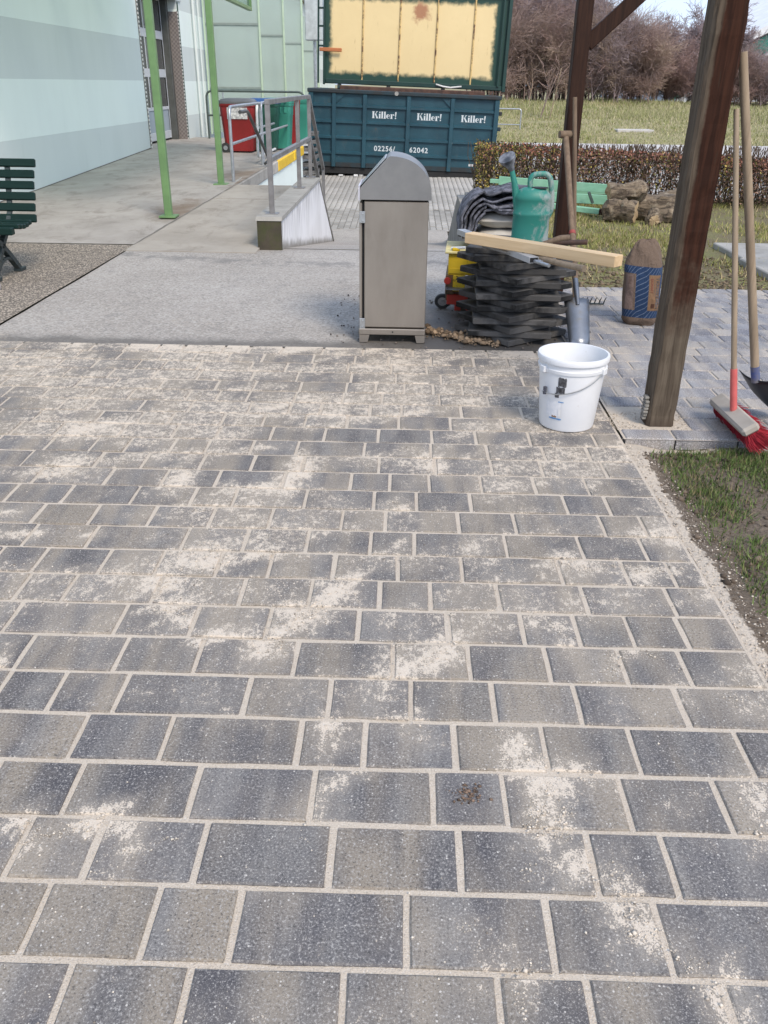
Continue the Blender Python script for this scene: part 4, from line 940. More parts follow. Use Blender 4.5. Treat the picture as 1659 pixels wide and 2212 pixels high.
# lid, hinged on the back rim and standing open: cream inside with green overspray round the border
def make_lid():
    s = NT('oversprayed_lid'); v = s.coord('Object'); x, y, z = s.sep(v); n = s.noise(v, 5, 5, .6); n2 = s.noise(v, 1.4, 5, .65, .5)
    L2 = LEN * 1.03
    dx = s.math('SUBTRACT', s.math('ABSOLUTE', s.math('SUBTRACT', x, L2 * .478)), L2 * .432); dz = s.math('SUBTRACT', s.math('ABSOLUTE', s.math('SUBTRACT', z, 1.24)), .90)
    d = s.math('MAXIMUM', dx, dz); k = s.step(s.math('ADD', d, s.math('MULTIPLY_ADD', n, .24, -.12)), -.05, .10)
    cream = s.mix(n2, (.80, .63, .34, 1), (.70, .54, .28, 1)); cream = s.mix(s.math('MULTIPLY', s.step(s.noise(s.mapv(v, (3, 3, .5)), 3, 5, .7), .60, .74), .6), cream, (.30, .17, .06, 1))
    c = s.mix(k, cream, (.012, .05, .035, 1))
    rx = s.math('SUBTRACT', x, L2 * .52); rz = s.math('SUBTRACT', z, 1.92); rd = s.math('SQRT', s.math('ADD', s.math('MULTIPLY', rx, rx), s.math('MULTIPLY', rz, rz)))
    c = s.mix(s.math('MULTIPLY', s.step(s.math('ADD', rd, s.math('MULTIPLY_ADD', n, .5, -.25)), .32, .12), .8), c, (.30, .085, .04, 1))
    sp_ = s.noise(v, 14, 3, .7); c = s.mix(s.step(sp_, .70, .74), c, (.62, .58, .5, 1)); c = s.mix(s.step(sp_, .27, .24), c, (.05, .035, .02, 1))
    s.bump(sp_, .1, .004); return s.done(c, .5)
M_LID = make_lid(); M_LRIB = make_rust('rusty_cream_rib', (.60, .43, .18, 1)); M_LGREEN = surf('dark_green_steel', (.010, .042, .034, 1), (.008, .03, .026, 1), 2, .45, dirt=(.09, .045, .03, 1), dscale=4, damt=(.66, .8))
ld = link('lid', None, ct); ld.location = (.035 * LEN, DP - .02, HT + .12)
L2 = LEN * 1.03; LH = 2.5
mb = MB(); mb.box(0.06, L2 - .06, .0, .03, .0, LH); mb.build('lid_sheet', M_LID, ld)
for i in range(1, 5):
    x = L2 * (.015 + .198 * i); mb = MB(); mb.box(x - .022, x + .022, -.04, -.001, .05, LH - .05, .01); mb.build('lid_rib', M_LRIB, ld)
for x0, x1 in ((0, .058), (L2 - .10, L2)):
    mb = MB(); mb.box(x0, x1 if x0 else .058, -.10, .05, -.03, LH + .02, .01); mb.build('lid_edge', M_LGREEN, ld)
mb = MB(); mb.box(.06, L2 - .102, -.09, -.002, .0, .13, .02); mb.build('lid_edge', M_LGREEN, ld)
mb = MB(); mb.box(.06, L2 - .102, -.09, -.002, LH - .13, LH, .02); mb.build('lid_edge', M_LGREEN, ld)
for q in (.09, .36, .66, .93):
    mb = MB(); mb.box(L2 * q - .06, L2 * q + .06, -.06, .04, -.12, -.001, .01); mb.build('lid_hinge', M_RIM, ld)
mb = MB(); mb.box(L2 - .26, L2 - .20, -.14, -.092, .1, LH - .1, .01); mb.build('lid_bar', M_LGREEN, ld)
for z in (.95, 1.45, 1.9): 
    mb = MB(); mb.box(-.16, -.002, -.05, .03, z, z + .05, .01); mb.build('lid_arm', M_LGREEN, ld)
mb = MB(); mb.box(-.17, -.12, -.05, .03, .0, LH, .01); mb.build('lid_arm', M_LGREEN, ld)
mb = MB(); mb.box(-.1, .55, -.135, -.105, .83, .93, .02); mb.build('orange_strap', surf('orange_strap', (.50, .17, .06, 1)), ld)
mb = MB(); mb.tube([(L2 * .62, -.12, .10), (L2 * .66, -.13, .05), (L2 * .70, -.125, .03), (L2 * .76, -.12, .07)], .022, 6); mb.build('foil_scrap', surf('white_scrap', (.75, .75, .74, 1)), ld)
mb = MB(); mb.box(.7, LEN - .25, DP - .30, DP - .09, HT - .4, HT + .085, .02); mb.build('waste_wood', surf('brown_waste', (.11, .055, .038, 1), (.05, .03, .025, 1), 6, .8), ct)
for px, py in ((730, 382), (772, 383)):
    p = gnd(px, py, -.85); mb = MB()
    for q in range(5):
        x, y = rnd.uniform(-.12, .12), rnd.uniform(-.25, .25); mb.box(x - .06, x + .06, y - .08, y + .08, 0, rnd.uniform(.02, .06), .01)
    tag(mb.build('paper_scrap', surf('litter_white', (.75, .75, .74, 1)), None, None, (p[0], p[1], float(yard_z(p[1])))), 'scrap of white litter on the yard before the skip', 'litter', 'litter by the skip')
# stacked pallets and clutter between dock and skip
t = thing('pallet_stack', 'dark pallets stacked upright between the deck end and the skip', 'pallets', (-2.62, 24.2, float(yard_z(24.2))))
for i in range(7): mb = MB(); mb.box(-.22, .20, 0, .8, i * .19, i * .19 + .09, .01); mb.build('pallet', surf('dark_pallet', (.06, .06, .062, 1), (.2, .2, .2, 1), 6, .7), t)
tb = thing('tube_barrier', 'galvanised tube barrier beyond the right end of the skip', 'barrier', gnd(1121, 303, -.62))
hb = 1.25
mb = MB(); mb.tube(fillet([(0, 0, 0), (0, 0, hb), (-1.6, .3, hb)], .12), .03, 8); mb.build('frame', M_GALV, tb, 60)
mb = MB(); mb.tube([(0, 0, hb * .5), (-1.6, .3, hb * .5)], .026, 8); mb.build('mid_rail', M_GALV, tb, 60)
mb = MB(); mb.tube([(-1.55, .3, 0), (-1.55, .3, hb)], .026, 8); mb.build('post', M_GALV, tb, 60)

# ------------------------------------------------------------------ plants
def rand_dirs(n):
    v = nrs.normal(size=(n, 3)); return v / np.linalg.norm(v, axis=1)[:, None]
def leaf_cloud(P, size, cols, up=0.0):
    """a small folded quad at every point"""
    n = len(P); a = rand_dirs(n); a[:, 2] += up; a /= np.linalg.norm(a, axis=1)[:, None]; b = np.cross(a, rand_dirs(n)); b /= np.linalg.norm(b, axis=1)[:, None]
    s_ = size * nrs.uniform(.6, 1.3, n)[:, None]
    V = np.stack([P - a * s_ * .5, P + b * s_ * .28, P + a * s_ * .5, P - b * s_ * .28], 1).reshape(-1, 3)
    return V, np.arange(4 * n).reshape(n, 4), cols
def seg_tris(P0, P1, r0, r1):
    """three sided twigs"""
    P0, P1 = np.asarray(P0, float), np.asarray(P1, float); n = len(P0); d = P1 - P0; d /= np.linalg.norm(d, axis=1)[:, None] + 1e-9
    a = np.cross(d, np.array([.31, .77, .55])); a /= np.linalg.norm(a, axis=1)[:, None] + 1e-9; b = np.cross(d, a)
    r0 = np.broadcast_to(np.asarray(r0, float), (n,))[:, None]; r1 = np.broadcast_to(np.asarray(r1, float), (n,))[:, None]
    V = []
    for t in (0, 2.094, 4.189): V.append(P0 + (a * math.cos(t) + b * math.sin(t)) * r0)
    for t in (0, 2.094, 4.189): V.append(P1 + (a * math.cos(t) + b * math.sin(t)) * r1)
    V = np.stack(V, 1).reshape(-1, 3); o_ = (np.arange(n) * 6)[:, None]
    Fc = np.concatenate([o_ + np.array([[0, 1, 4, 3]]), o_ + np.array([[1, 2, 5, 4]]), o_ + np.array([[2, 0, 3, 5]])], 0)
    return V, Fc
# clipped hedge turning from green to winter red
hx0, hx1, hy0, hy1, hh = 1.03, 8.2, 13.0, 13.95, .83
hedge = thing('clipped_hedge', 'long clipped hedge turning winter brown and red, green at its end', 'hedge', (hx0, hy0, 0))
N = 64000
P = np.stack([nrs.uniform(0, hx1 - hx0, N), nrs.uniform(0, hy1 - hy0, N), nrs.uniform(0.02, 1, N) ** .72 * hh], 1)
edge = (P[:, 1] < .16) | (P[:, 2] > hh - .14) | (P[:, 0] < .16) | (P[:, 1] > hy1 - hy0 - .16); keep = edge | (nrs.rand(N) < .30)
thin = fbm(P[:, 0] * 1.6, P[:, 2] * 2.2, 3); keep &= (nrs.rand(N) < np.clip(.34 + P[:, 2] / hh * .75 + (thin - .5) * 1.1 + np.exp(-P[:, 0] / .8) * .8, .1, 1))
P = P[keep]; top = (fbm(P[:, 0] * 2.2, P[:, 1] * 2.2, 3) - .5) * .13; P[:, 2] *= (1 + top) * np.interp(P[:, 0], [0, .6, 4.3, 7], [.98, .93, .75, .75]); P += nrs.normal(size=P.shape) * .018
hn = fbm(P[:, 0] * .8 + 3, P[:, 2] * 1.5 + P[:, 1], 3); gr = np.exp(-P[:, 0] / .7) + .35 * np.exp(-((P[:, 0] - 3.4) / .5) ** 2); q = nrs.rand(len(P))
red = np.array([.30, .105, .07]); brn = np.array([.20, .125, .09]); grn = np.array([.12, .115, .035]); yel = np.array([.34, .26, .07]); drk = np.array([.04, .028, .02])
wt = np.clip((P[:, 2] / hh - .55) * 2.2 + (hn - .5) * 2.2, 0, 1)[:, None]
C = brn * (1 - wt) + red * wt; C[q < np.clip(gr * .8 + .06, 0, .92)] = grn; C[(q > .965) | (q < gr * .28)] = yel; C[(q > .55) & (q < .72)] = drk
C *= nrs.uniform(.6, 1.5, len(P))[:, None]
V, Fc, C = leaf_cloud(P, .041, C); fast_mesh('foliage', V, Fc, M_LEAF, C, hedge)
S0, S1 = [], []
for i in range(900):
    x, y = nrs.uniform(.03, hx1 - hx0 - .03), nrs.uniform(.12, hy1 - hy0 - .12); z = 0; p = np.array([x, y, 0.])
    for k in range(4):
        q_ = p + np.array([nrs.normal() * .05, nrs.normal() * .05, hh / 4.2]); S0.append(p); S1.append(q_); p = q_
V, Fc = seg_tris(S0, S1, .006, .005); fast_mesh('stems', V, Fc, M_TWIG, np.tile(np.array([[.12, .085, .06]]), (len(Fc), 1)), hedge)

def bare_tree(seed, h, spread, levels=4, kids=(4, 5), up=.6, r0=.05, first=.25):
    """skeleton of a leafless tree: segment starts, ends, radii, level"""
    R = np.random.RandomState(seed); A0, A1, B0, B1, LV = [], [], [], [], []
    def grow(p, d, L, r, lev):
        n = 3; seg = L / n; pts = [p]
        for i in range(n):
            d = d + R.normal(size=3) * .10 * (1 + lev * .4); d[2] += .05 * up; d /= np.linalg.norm(d); q = p + d * seg
            ra, rb = r * (1 - .6 * i / n), r * (1 - .6 * (i + 1) / n); A0.append(p); A1.append(q); B0.append(ra); B1.append(rb); LV.append(lev); p = q; pts.append(p)
            if lev < levels:
                for k in range(R.randint(kids[0], kids[1] + 1) // (1 if i or lev else 2)):
                    if lev == 0 and i == 0 and first > .3: continue
                    e = R.normal(size=3); e -= d * e.dot(d); e /= np.linalg.norm(e); dd = d * up + e * spread; dd /= np.linalg.norm(dd)
                    t = R.rand(); grow(q * t + pts[-2] * (1 - t), dd, L * R.uniform(.42, .68), rb * .62, lev + 1)
    grow(np.zeros(3), np.array([R.normal() * .06, R.normal() * .06, 1.]), h * .62, r0, 0)
    return np.array(A0), np.array(A1), np.array(B0), np.array(B1), np.array(LV)
# thicket of leafless scrub along the top of the bank: nobody could count it
Vs, Fs, Cs = [], [], []; off = 0
def put(tr, loc, rot, sc, base, rmin):
    global off
    A0, A1, B0, B1, LV = tr; c, s_ = math.cos(rot), math.sin(rot); Rm = np.array([[c, -s_, 0], [s_, c, 0], [0, 0, 1]])
    V, Fc = seg_tris(A0 @ Rm.T * sc + loc, A1 @ Rm.T * sc + loc, np.maximum(B0 * sc, rmin), np.maximum(B1 * sc, rmin * .8)); Vs.append(V); Fs.append(Fc + off); off += len(V)
    cc = np.tile(base, (len(Fc), 1)) * nrs.uniform(.75, 1.25, (len(Fc), 1)); Cs.append(cc)
protos = [bare_tree(100 + i, 3.4, .75, 3, (3, 4), .75, .035) for i in range(7)]
cols = [np.array(c) for c in ((.33, .225, .20), (.38, .275, .235), (.25, .185, .16), (.41, .31, .245), (.33, .26, .26))]
for i in range(400):
    X = nrs.uniform(4, 34); Y = 56 + (nrs.rand() ** 1.2) * 9 + (X - 14) * .04; z = float(bank_z(np.array(X), np.array(Y)))
    put(protos[nrs.randint(7)], np.array([X, Y, z - .05]), nrs.uniform(0, 6.28), nrs.uniform(.72, 1.1) * np.interp(X, [5, 11, 14, 19, 27], [6.6, 5.6, 4.4, 3.3, 2.6]) / 3.3, cols[nrs.randint(5)], .007)
fast_mesh('thicket', np.concatenate(Vs), np.concatenate(Fs), M_TWIG, np.concatenate(Cs)).name = 'thicket'
tag(bpy.data.objects['thicket'], 'mass of leafless purple brown scrub along the bank top', 'thicket', kind='stuff')
def tree_thing(label, loc, seed, h, spread, r0, col, tcol, leaves=0, lcol=(.2, .1, .05), levels=4, kids=(3, 4), rmin=.012, up=.75, group='bare trees above the thicket'):
    t = thing('bare_tree', label, 'tree', loc, 0, group); tr = bare_tree(seed, h, spread, levels, kids, up, r0, .4); A0, A1, B0, B1, LV = tr
    for nm, m_, cc in (('trunk', LV == 0, tcol), ('crown', LV > 0, col)):
        V, Fc = seg_tris(A0[m_], A1[m_], np.maximum(B0[m_], rmin), np.maximum(B1[m_], rmin * .8)); fast_mesh(nm, V, Fc, M_TWIG, np.tile(np.array(cc), (len(Fc), 1)) * nrs.uniform(.8, 1.2, (len(Fc), 1)), t)
    if leaves:
        k = nrs.choice(np.where(LV >= 2)[0], leaves); Pp = A1[k] + nrs.normal(size=(leaves, 3)) * .05
        V, Fc, C_ = leaf_cloud(Pp, .12, np.tile(np.array(lcol), (leaves, 1)) * nrs.uniform(.6, 1.5, (leaves, 1))); fast_mesh('foliage', V, Fc, M_LEAF, C_, t)
    return t
def onbank(px, Y): x = atY(px, 200, Y)[0]; return (x, Y, float(bank_z(np.array(x), np.array(Y))) - .05)
br = (.30, .24, .24)
for px, Y, h, lab, lv in ((1105, 60, 7.0, 'tall bare tree with brown leaves rising beside the skip lid', 500), (1165, 61, 8.2, 'tall dense bare tree between skip lid and pergola post', 0), (1215, 59, 8.0, 'tall bare tree behind the slim pergola post', 0),
                          (1320, 60, 5.0, 'bare tree under the pergola brace', 0), (1385, 60, 5.2, 'rusty leaved small tree in the middle of the thicket', 900), (1440, 62, 4.4, 'bare tree fanning out near the hall roof', 0), (1535, 63, 6.2, 'slender bare tree before the white hall roof', 260)):
    tree_thing(lab, onbank(px, Y), int(px), h, .7, .07, br, (.2, .16, .15), lv, (.19, .085, .045))
tree_thing('young pale barked tree on the grass bank', onbank(1172, 46), 5, 3.7, .8, .05, (.27, .19, .16), (.33, .24, .20), levels=2, kids=(2, 3), rmin=.018, up=.7, group='bare trees above the thicket')
s_ = thing('tree_stake', 'thin slanting stake beside the young pale tree', 'stake', onbank(1192, 45.5)); mb = MB(); mb.tube([(0, 0, 0), (.35, 0, 2.3)], .025, 6); mb.build('pole', M_ASH, s_)

# grass
def blades(P, h, wd, cols, lean=.5):
    n = len(P); a = nrs.uniform(0, 6.283, n); l = nrs.uniform(.1, lean, n); hh_ = h * nrs.uniform(.5, 1.3, n)
    tip = P + np.stack([np.cos(a) * l * hh_, np.sin(a) * l * hh_, hh_ * np.sqrt(1 - np.clip(l, 0, .95) ** 2)], 1); b = nrs.uniform(0, 6.283, n); o_ = np.stack([np.cos(b), np.sin(b), 0 * b], 1) * wd
    V = np.stack([P - o_, P + o_, tip], 1).reshape(-1, 3); return V, np.arange(3 * n).reshape(n, 3), cols
def gcol(n, a, b, dry, kd):
    t_ = nrs.rand(n)[:, None]; C = np.array(a) * (1 - t_) + np.array(b) * t_; k = nrs.rand(n) < kd; C[k] = np.array(dry); return C * nrs.uniform(.65, 1.35, n)[:, None]
N = 90000; P = np.stack([nrs.uniform(.9, 7.5, N), 7.35 + nrs.rand(N) ** 1.1 * 7.2, np.zeros(N)], 1)
den = fbm(P[:, 0] * 1.1, P[:, 1] * 1.1, 4); k = nrs.rand(N) < np.clip((den - .36) * 3.2, .06, 1) * np.clip((P[:, 1] - 7.4) / 1.5, .08, 1); P = P[k]; P[:, 2] = lawn_z(P[:, 0], P[:, 1]) - .004
V, Fc, C = blades(P, .065, .006, gcol(len(P), (.18, .20, .05), (.32, .315, .11), (.38, .31, .17), .34), .85)
tag(fast_mesh('grass', V, Fc, M_GRASS, C), 'thin autumn grass on the lawn before the hedge', 'grass', kind='stuff')
N = 170000; P = np.stack([nrs.uniform(1.2, 3.6, N), nrs.uniform(.2, 3.82, N), np.zeros(N)], 1)
den = fbm(P[:, 0] * 2.4 + 11, P[:, 1] * 2.0 + 4, 4); k = nrs.rand(N) < np.clip((den - .36) * 3.2, .02, .9) * np.clip((P[:, 0] - 1.19) * 5, 0, 1); P = P[k]; P[:, 2] = soil_z(P[:, 0], P[:, 1]) - .004
V, Fc, C = blades(P, .042, .0032, gcol(len(P), (.065, .11, .026), (.14, .185, .06), (.22, .18, .10), .18), .9)
tag(fast_mesh('grass', V, Fc, M_GRASS, C), 'trampled green grass in the soil beside the paving', 'grass', kind='stuff')
N = 70000; Yb = 36.5 + nrs.rand(N) * 22; P = np.stack([nrs.uniform(2, 34, N) * Yb / 58 + 1, Yb, np.zeros(N)], 1); P[:, 2] = bank_z(P[:, 0], P[:, 1]) - .01
den = fbm(P[:, 0] * .5, P[:, 1] * .5, 4); hgt = .08 + .35 * np.clip(den - .4, 0, 1) + .12 * (P[:, 1] > 45)
V, Fc, C = blades(P, hgt, .016, gcol(N, (.19, .22, .075), (.31, .315, .135), (.44, .39, .25), .40), .8)
tag(fast_mesh('grass', V, Fc, M_GRASS, C), 'rough pale grass covering the bank beyond the road', 'grass', kind='stuff')

# ------------------------------------------------------------------ hall beyond the thicket
hb_ = thing('distant_hall', 'pale metal clad hall with green gable trim behind the thicket', 'building', (0, 0, 0))
Yh = 74.0; pr = atY(1700, 42, Yh); pl = atY(1470, 104, Yh + 14)
M_CLAD = surf('pale_cladding', (.50, .53, .58, 1), (.43, .46, .52, 1), .6, .6, stretch=(6, 6, .2), coord='World'); M_GTRIM = surf('green_trim', (.035, .19, .15, 1), (.03, .16, .13, 1), 1, .5, coord='World'); M_WROOF = surf('white_roof', (.72, .73, .75, 1), (.62, .63, .65, 1), 1, .6, coord='World')
ex = pr[0] + 10; sl_ = (pr[2] - atY(1605, 92, Yh)[2]) / (pr[0] - atY(1605, 92, Yh)[0]); xl = atY(1590, 95, Yh)[0]
def rz_(x): return pr[2] + (x - pr[0]) * sl_
xl2 = atY(1478, 110, Yh)[0]
mb = MB(); mb.prism([(xl2, 0), (xl2, rz_(xl2) - .9), (ex, rz_(ex) - .9), (ex, 0)], Yh + .1, Yh + 30, 'xz'); mb.build('wall', M_CLAD, hb_)
mb = MB(); mb.prism([(xl2 - .3, rz_(xl2) - 1.7), (xl2 - .3, rz_(xl2) - .45), (ex, rz_(ex) - .45), (ex, rz_(ex) - 1.7)], Yh - .1, Yh + .09, 'xz'); mb.build('gable_trim', M_GTRIM, hb_)
mb = MB(); mb.prism([(xl2 - .8, rz_(xl2) - .44), (xl2 - .8, rz_(xl2) + .12), (ex, rz_(ex) + .12), (ex, rz_(ex) - .44)], Yh - .5, Yh + 30, 'xz'); mb.build('roof', M_WROOF, hb_)
a_, b_ = atY(1466, 118, 82), atY(1556, 84, 82); sl2 = (b_[2] - a_[2]) / (b_[0] - a_[0])
mb = MB(); mb.prism([(a_[0], a_[2] - .5), (a_[0], a_[2] + .4), (b_[0], b_[2] + .4), (b_[0], b_[2] - .5)], 82, 96, 'xz'); mb.build('annex_roof', M_WROOF, hb_)
mb = MB(); mb.prism([(a_[0] + .3, 0), (a_[0] + .3, a_[2] - .52), (b_[0], b_[2] - .52), (b_[0], 0)], 82.2, 95, 'xz'); mb.build('annex_wall', M_CLAD, hb_)

# ------------------------------------------------------------------ pergola
pg = thing('pergola', 'brown stained timber pergola with squared posts and a knee brace', 'pergola', (1.33, 4.12, 0))
def squarepost(x0, x1, y0, y1, z0, z1, n=26, wob=.0025, c=.008, seed=1):
    R = np.random.RandomState(seed); mb = MB(); V = []; Fc = []
    for i in range(n):
        z = z0 + (z1 - z0) * i / (n - 1); a = R.normal(size=8) * wob
        pts = [(x0 + c, y0), (x1 - c, y0), (x1, y0 + c), (x1, y1 - c), (x1 - c, y1), (x0 + c, y1), (x0, y1 - c), (x0, y0 + c)]
        V += [(p[0] + a[j] * .6, p[1] + a[(j + 3) % 8] * .6, z) for j, p in enumerate(pts)]
    for i in range(n - 1):
        for j in range(8): Fc.append((i * 8 + j, i * 8 + (j + 1) % 8, (i + 1) * 8 + (j + 1) % 8, (i + 1) * 8 + j))
    Fc += [tuple(range(8))[::-1], tuple((n - 1) * 8 + j for j in range(8))]
    mb.add(V, Fc); return mb
squarepost(-.07, .07, -.07, .07, .0, 2.20, 40, .0028, .014, 3).build('post', M_POST1, pg)
mb = MB()
for i in range(7): mb.box(-.088 - rnd.random() * .008, -.071, -.07 + rnd.uniform(0, .02), -.01, .03 + i * .018, .045 + i * .018, .003)
mb.build('post_shoe', surf('crumbling_mortar', (.30, .285, .255, 1), (.18, .17, .15, 1), 20, .9, bump=.6), pg)
squarepost(-.145, -.035, 2.78, 2.90, .0, 2.20, 20, .0015, .006, 4).build('post', M_POST, pg)
mb = MB(); mb.sq((-.05, 2.84, 1.82), (.37, 2.84, 2.20), .075, .10); mb.build('knee_brace', M_POST, pg)
mb = MB(); mb.box(-.3, 3.4, 2.785, 2.895, 2.205, 2.33, .006); mb.build('cross_beam', M_POST, pg)
mb = MB(); mb.box(-.3, 3.4, -.06, .06, 2.205, 2.33, .006); mb.build('cross_beam', M_POST, pg)
mb = MB(); mb.box(3.2, 3.32, 2.78, 2.90, 0, 2.2, .006); mb.build('post', M_POST, pg)
mb = MB(); mb.box(3.2, 3.32, -.06, .06, 0, 2.2, .006); mb.build('post', M_POST, pg)

# ------------------------------------------------------------------ stainless waste column
bn = thing('waste_column', 'dented stainless steel waste column with a rounded slanted hood', 'waste bin', (-.07, 5.52, 0))
mb = MB(); mb.box(-.19, .215, .01, .42, .10, .895, .004); mb.build('body', M_STAIN, bn)
mb = MB(); mb.box(-.222, -.205, .015, .41, .105, .885, .003); mb.build('door', M_STAIN, bn)
mb = MB(); mb.box(-.204, -.191, .03, .40, .11, .88); mb.build('door_gap', M_BLACK, bn)
for z in (.80, .125):
    mb = MB(); mb.box(-.221, -.184, .001, .0095, z - .035, z + .035, .002); hg = mb.build('hinge', M_BOLT, bn)
    for k in (-.02, .02):
        mb = MB(); mb.lathe([(0, -.004), (.006, -.003), (.006, 0)], (-.2, .001, z + k), 8, 'y'); mb.build('screw', M_BOLT, hg)
pf = [(-.217, .905), (-.217, .965), (-.205, .985), (-.045, 1.150), (-.03, 1.157)]
for k in range(1, 13):
    a = math.pi / 2 * k / 12; pf.append((-.03 + .258 * math.sin(a) ** .95, .945 + .212 * math.cos(a)))
pf += [(.228, .905)]
mb = MB(); mb.prism(pf, .0, .43, 'xz'); hd = mb.build('hood', M_HOOD, bn, 25)
mb = MB(); mb.prism([(-.2215, .975), (-.2125, .985), (-.0585, 1.1425), (-.0675, 1.1425)], .05, .38, 'xz'); mb.build('flap', M_GALV, hd)
mb = MB(); mb.prism([(-.228, .90), (-.228, .985), (-.2175, .985), (-.2175, .90)], -.004, .434, 'xz'); mb.build('hood_lip', surf('pale_plastic_lip', (.5, .5, .56, 1)), hd)
mb = MB(); mb.box(-.225, .218, -.004, .425, .052, .092, .004); mb.build('plinth', M_STAIN, bn)
for x0, x1 in ((-.222, -.155), (.15, .215)):
    for y0, y1 in ((.0, .07), (.34, .415)):
        mb = MB(); mb.prism([(x0, .051), (x1, .051), (x1 - (.0 if x0 > 0 else .012), .0), (x0 + (.012 if x0 > 0 else .0), .0)], y0, y1, 'xz'); mb.build('foot', M_STAIN, bn)
mb = MB(); mb.lathe([(.0, -.0055), (.006, -.0055), (.006, -.003)], (.0, .0, .073), 8, 'y'); mb.build('plinth_hole', M_BLACK, bn)

# ------------------------------------------------------------------ bench
bx = thing('park_bench', 'dark green slatted bench with cast iron legs before the hall', 'bench', (-3.24, 7.4, 0.006))
M_BG = woodmat('bench_green_paint', (.009, .027, .023, 1), (.007, .022, .019, 1), (.013, .034, .03, 1), (1, 12, 12), .38, bump=.1)
M_IRON = surf('cast_iron', (.035, .05, .05, 1), (.06, .075, .075, 1), 8, .45, .4)
def slat(xr, y, z, dy, dz, rx=0.0, nm='slat'):
    mb = MB(); M_ = Matrix.Translation((0, y, z)) @ Matrix.Rotation(rx, 4, 'X'); mb.box(-1.75, xr, -dy / 2, dy / 2, -dz / 2, dz / 2, .008, M_); return mb.build(nm, M_BG, bx)
for k in range(6): slat(.0 + (.02 if k == 5 else 0) - .005 * (k % 2), .22 + .026 * k, .455 + .088 * k, .034, .068, math.radians(-16), 'back_slat')
slat(-.02, -.235, .415, .07, .06, .0, 'front_slat')
for k, (dy_, dz_) in enumerate(((-.155, .012), (-.09, .002), (-.03, -.004), (.03, .0), (.09, .01))): slat(.0, dy_, .43 + dz_, .05, .04, 0, 'seat_slat')
for xo in (-.24, -1.5):
    mb = MB()
    def strip(pts, w_=.05, th=.032):
        for a, b in zip(pts[:-1], pts[1:]): mb.sq((xo, a[0], a[1]), (xo, b[0], b[1]), w_, th)
    q = lambda a, b, c, n=8: [((1 - t) ** 2 * a[0] + 2 * t * (1 - t) * b[0] + t * t * c[0], (1 - t) ** 2 * a[1] + 2 * t * (1 - t) * b[1] + t * t * c[1]) for t in [i / n for i in range(n + 1)]]
    strip(q((-.23, .385), (-.05, .30), (.23, .02)), .05, .05); strip(q((.16, .40), (-.02, .30), (-.26, .02)), .05, .045)
    strip(q((-.24, .03), (0, .27), (.22, .03)), .04, .025); strip([(-.25, .39), (.17, .40), (.26, .52), (.37, .90)], .04, .03)
    mb.sq((xo, .19, .015), (xo, .30, .015), .07, .03); mb.sq((xo, -.30, .015), (xo, -.20, .015), .07, .03); mb.build('leg_frame', M_IRON, bx)
p = gnd(6, 626, .006)
mb = MB(); mb.lathe([(0, 0), (.045, .0), (.055, .03), (.05, .14), (.042, .25), (.03, .29), (0, .30)], (0, 0, 0), 12); ob = mb.build('marker_stone', surf('pale_stone', (.50, .45, .41, 1), (.40, .36, .32, 1), 6, .85), None, 50, (p[0] - .06, p[1] - .02, .004))
tag(ob, 'small pale rounded marker stone in front of the bench', 'stone')

# ------------------------------------------------------------------ stack of old slabs and what lies on it
SX, SY, TH = .757, 5.83, .041
M_WETSLAB = surf('wet_dark_slab', (.06, .057, .054, 1), (.105, .10, .095, 1), 2.0, .6, 0, .35, 60, .005, dirt=(.013, .013, .013, 1), dscale=1.4, damt=(.46, .60), spec=.25, rvar=.2, perobj=.5)
M_SLABTOP = surf('lighter_slab_top', (.095, .091, .086, 1), (.05, .048, .046, 1), 6, .65, 0, .5, 60, .006, spec=.3, perobj=.3)  # lighter grey tone given to each slab's top face and upper chamfer
ordw = ['topmost', 'second', 'third', 'fourth', 'fifth', 'sixth', 'seventh', 'eighth', 'ninth', 'tenth', 'eleventh', 'twelfth', 'thirteenth', 'fourteenth', 'lowest']
NS = 15
def slab_mesh(sx, sy, th, seed):
    R = np.random.RandomState(seed); n = 7; c = .008; V = []; Fc = []; per = []
    for (a, b) in (((-sx, -sy), (sx, -sy)), ((sx, -sy), (sx, sy)), ((sx, sy), (-sx, sy)), ((-sx, sy), (-sx, -sy))):
        for i in range(n):
            t = i / n; per.append((a[0] * (1 - t) + b[0] * t, a[1] * (1 - t) + b[1] * t))
    K = len(per)
    for z, ins in ((0, .007), (.004, 0), (th - .005, 0), (th, .007)):
        for (x, y) in per:
            r = R.normal() * .0022; l = math.hypot(x, y); V.append((x * (1 - ins / l) + R.normal() * .0012, y * (1 - ins / l) + R.normal() * .0012, z + (R.normal() * .0007 if 0 < z < th else 0)))
    for i in range(3):
        for j in range(K): Fc.append((i * K + j, i * K + (j + 1) % K, (i + 1) * K + (j + 1) % K, (i + 1) * K + j))
    Fc += [tuple(range(K))[::-1], tuple(3 * K + j for j in range(K))]
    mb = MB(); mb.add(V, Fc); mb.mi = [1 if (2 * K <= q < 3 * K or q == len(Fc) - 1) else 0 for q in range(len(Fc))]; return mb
for i in range(NS):
    k = NS - 1 - i; odd = i % 2 == 0
    rz = math.radians(36 + rnd.uniform(-5, 5)) if odd else math.radians(-4 + rnd.uniform(-3.5, 3.5))
    if i == NS - 1: rz = math.radians(-16)
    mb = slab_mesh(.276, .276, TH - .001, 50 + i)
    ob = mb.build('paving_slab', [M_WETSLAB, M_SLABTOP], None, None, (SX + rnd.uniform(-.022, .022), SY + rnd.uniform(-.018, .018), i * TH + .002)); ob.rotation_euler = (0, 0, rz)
    tag(ob, 'wet dark concrete slab, %s%s of the crooked slab stack' % (ordw[k], '' if k in (0, 14) else ' from the top'), 'slab', 'old slabs stacked by the waste column')
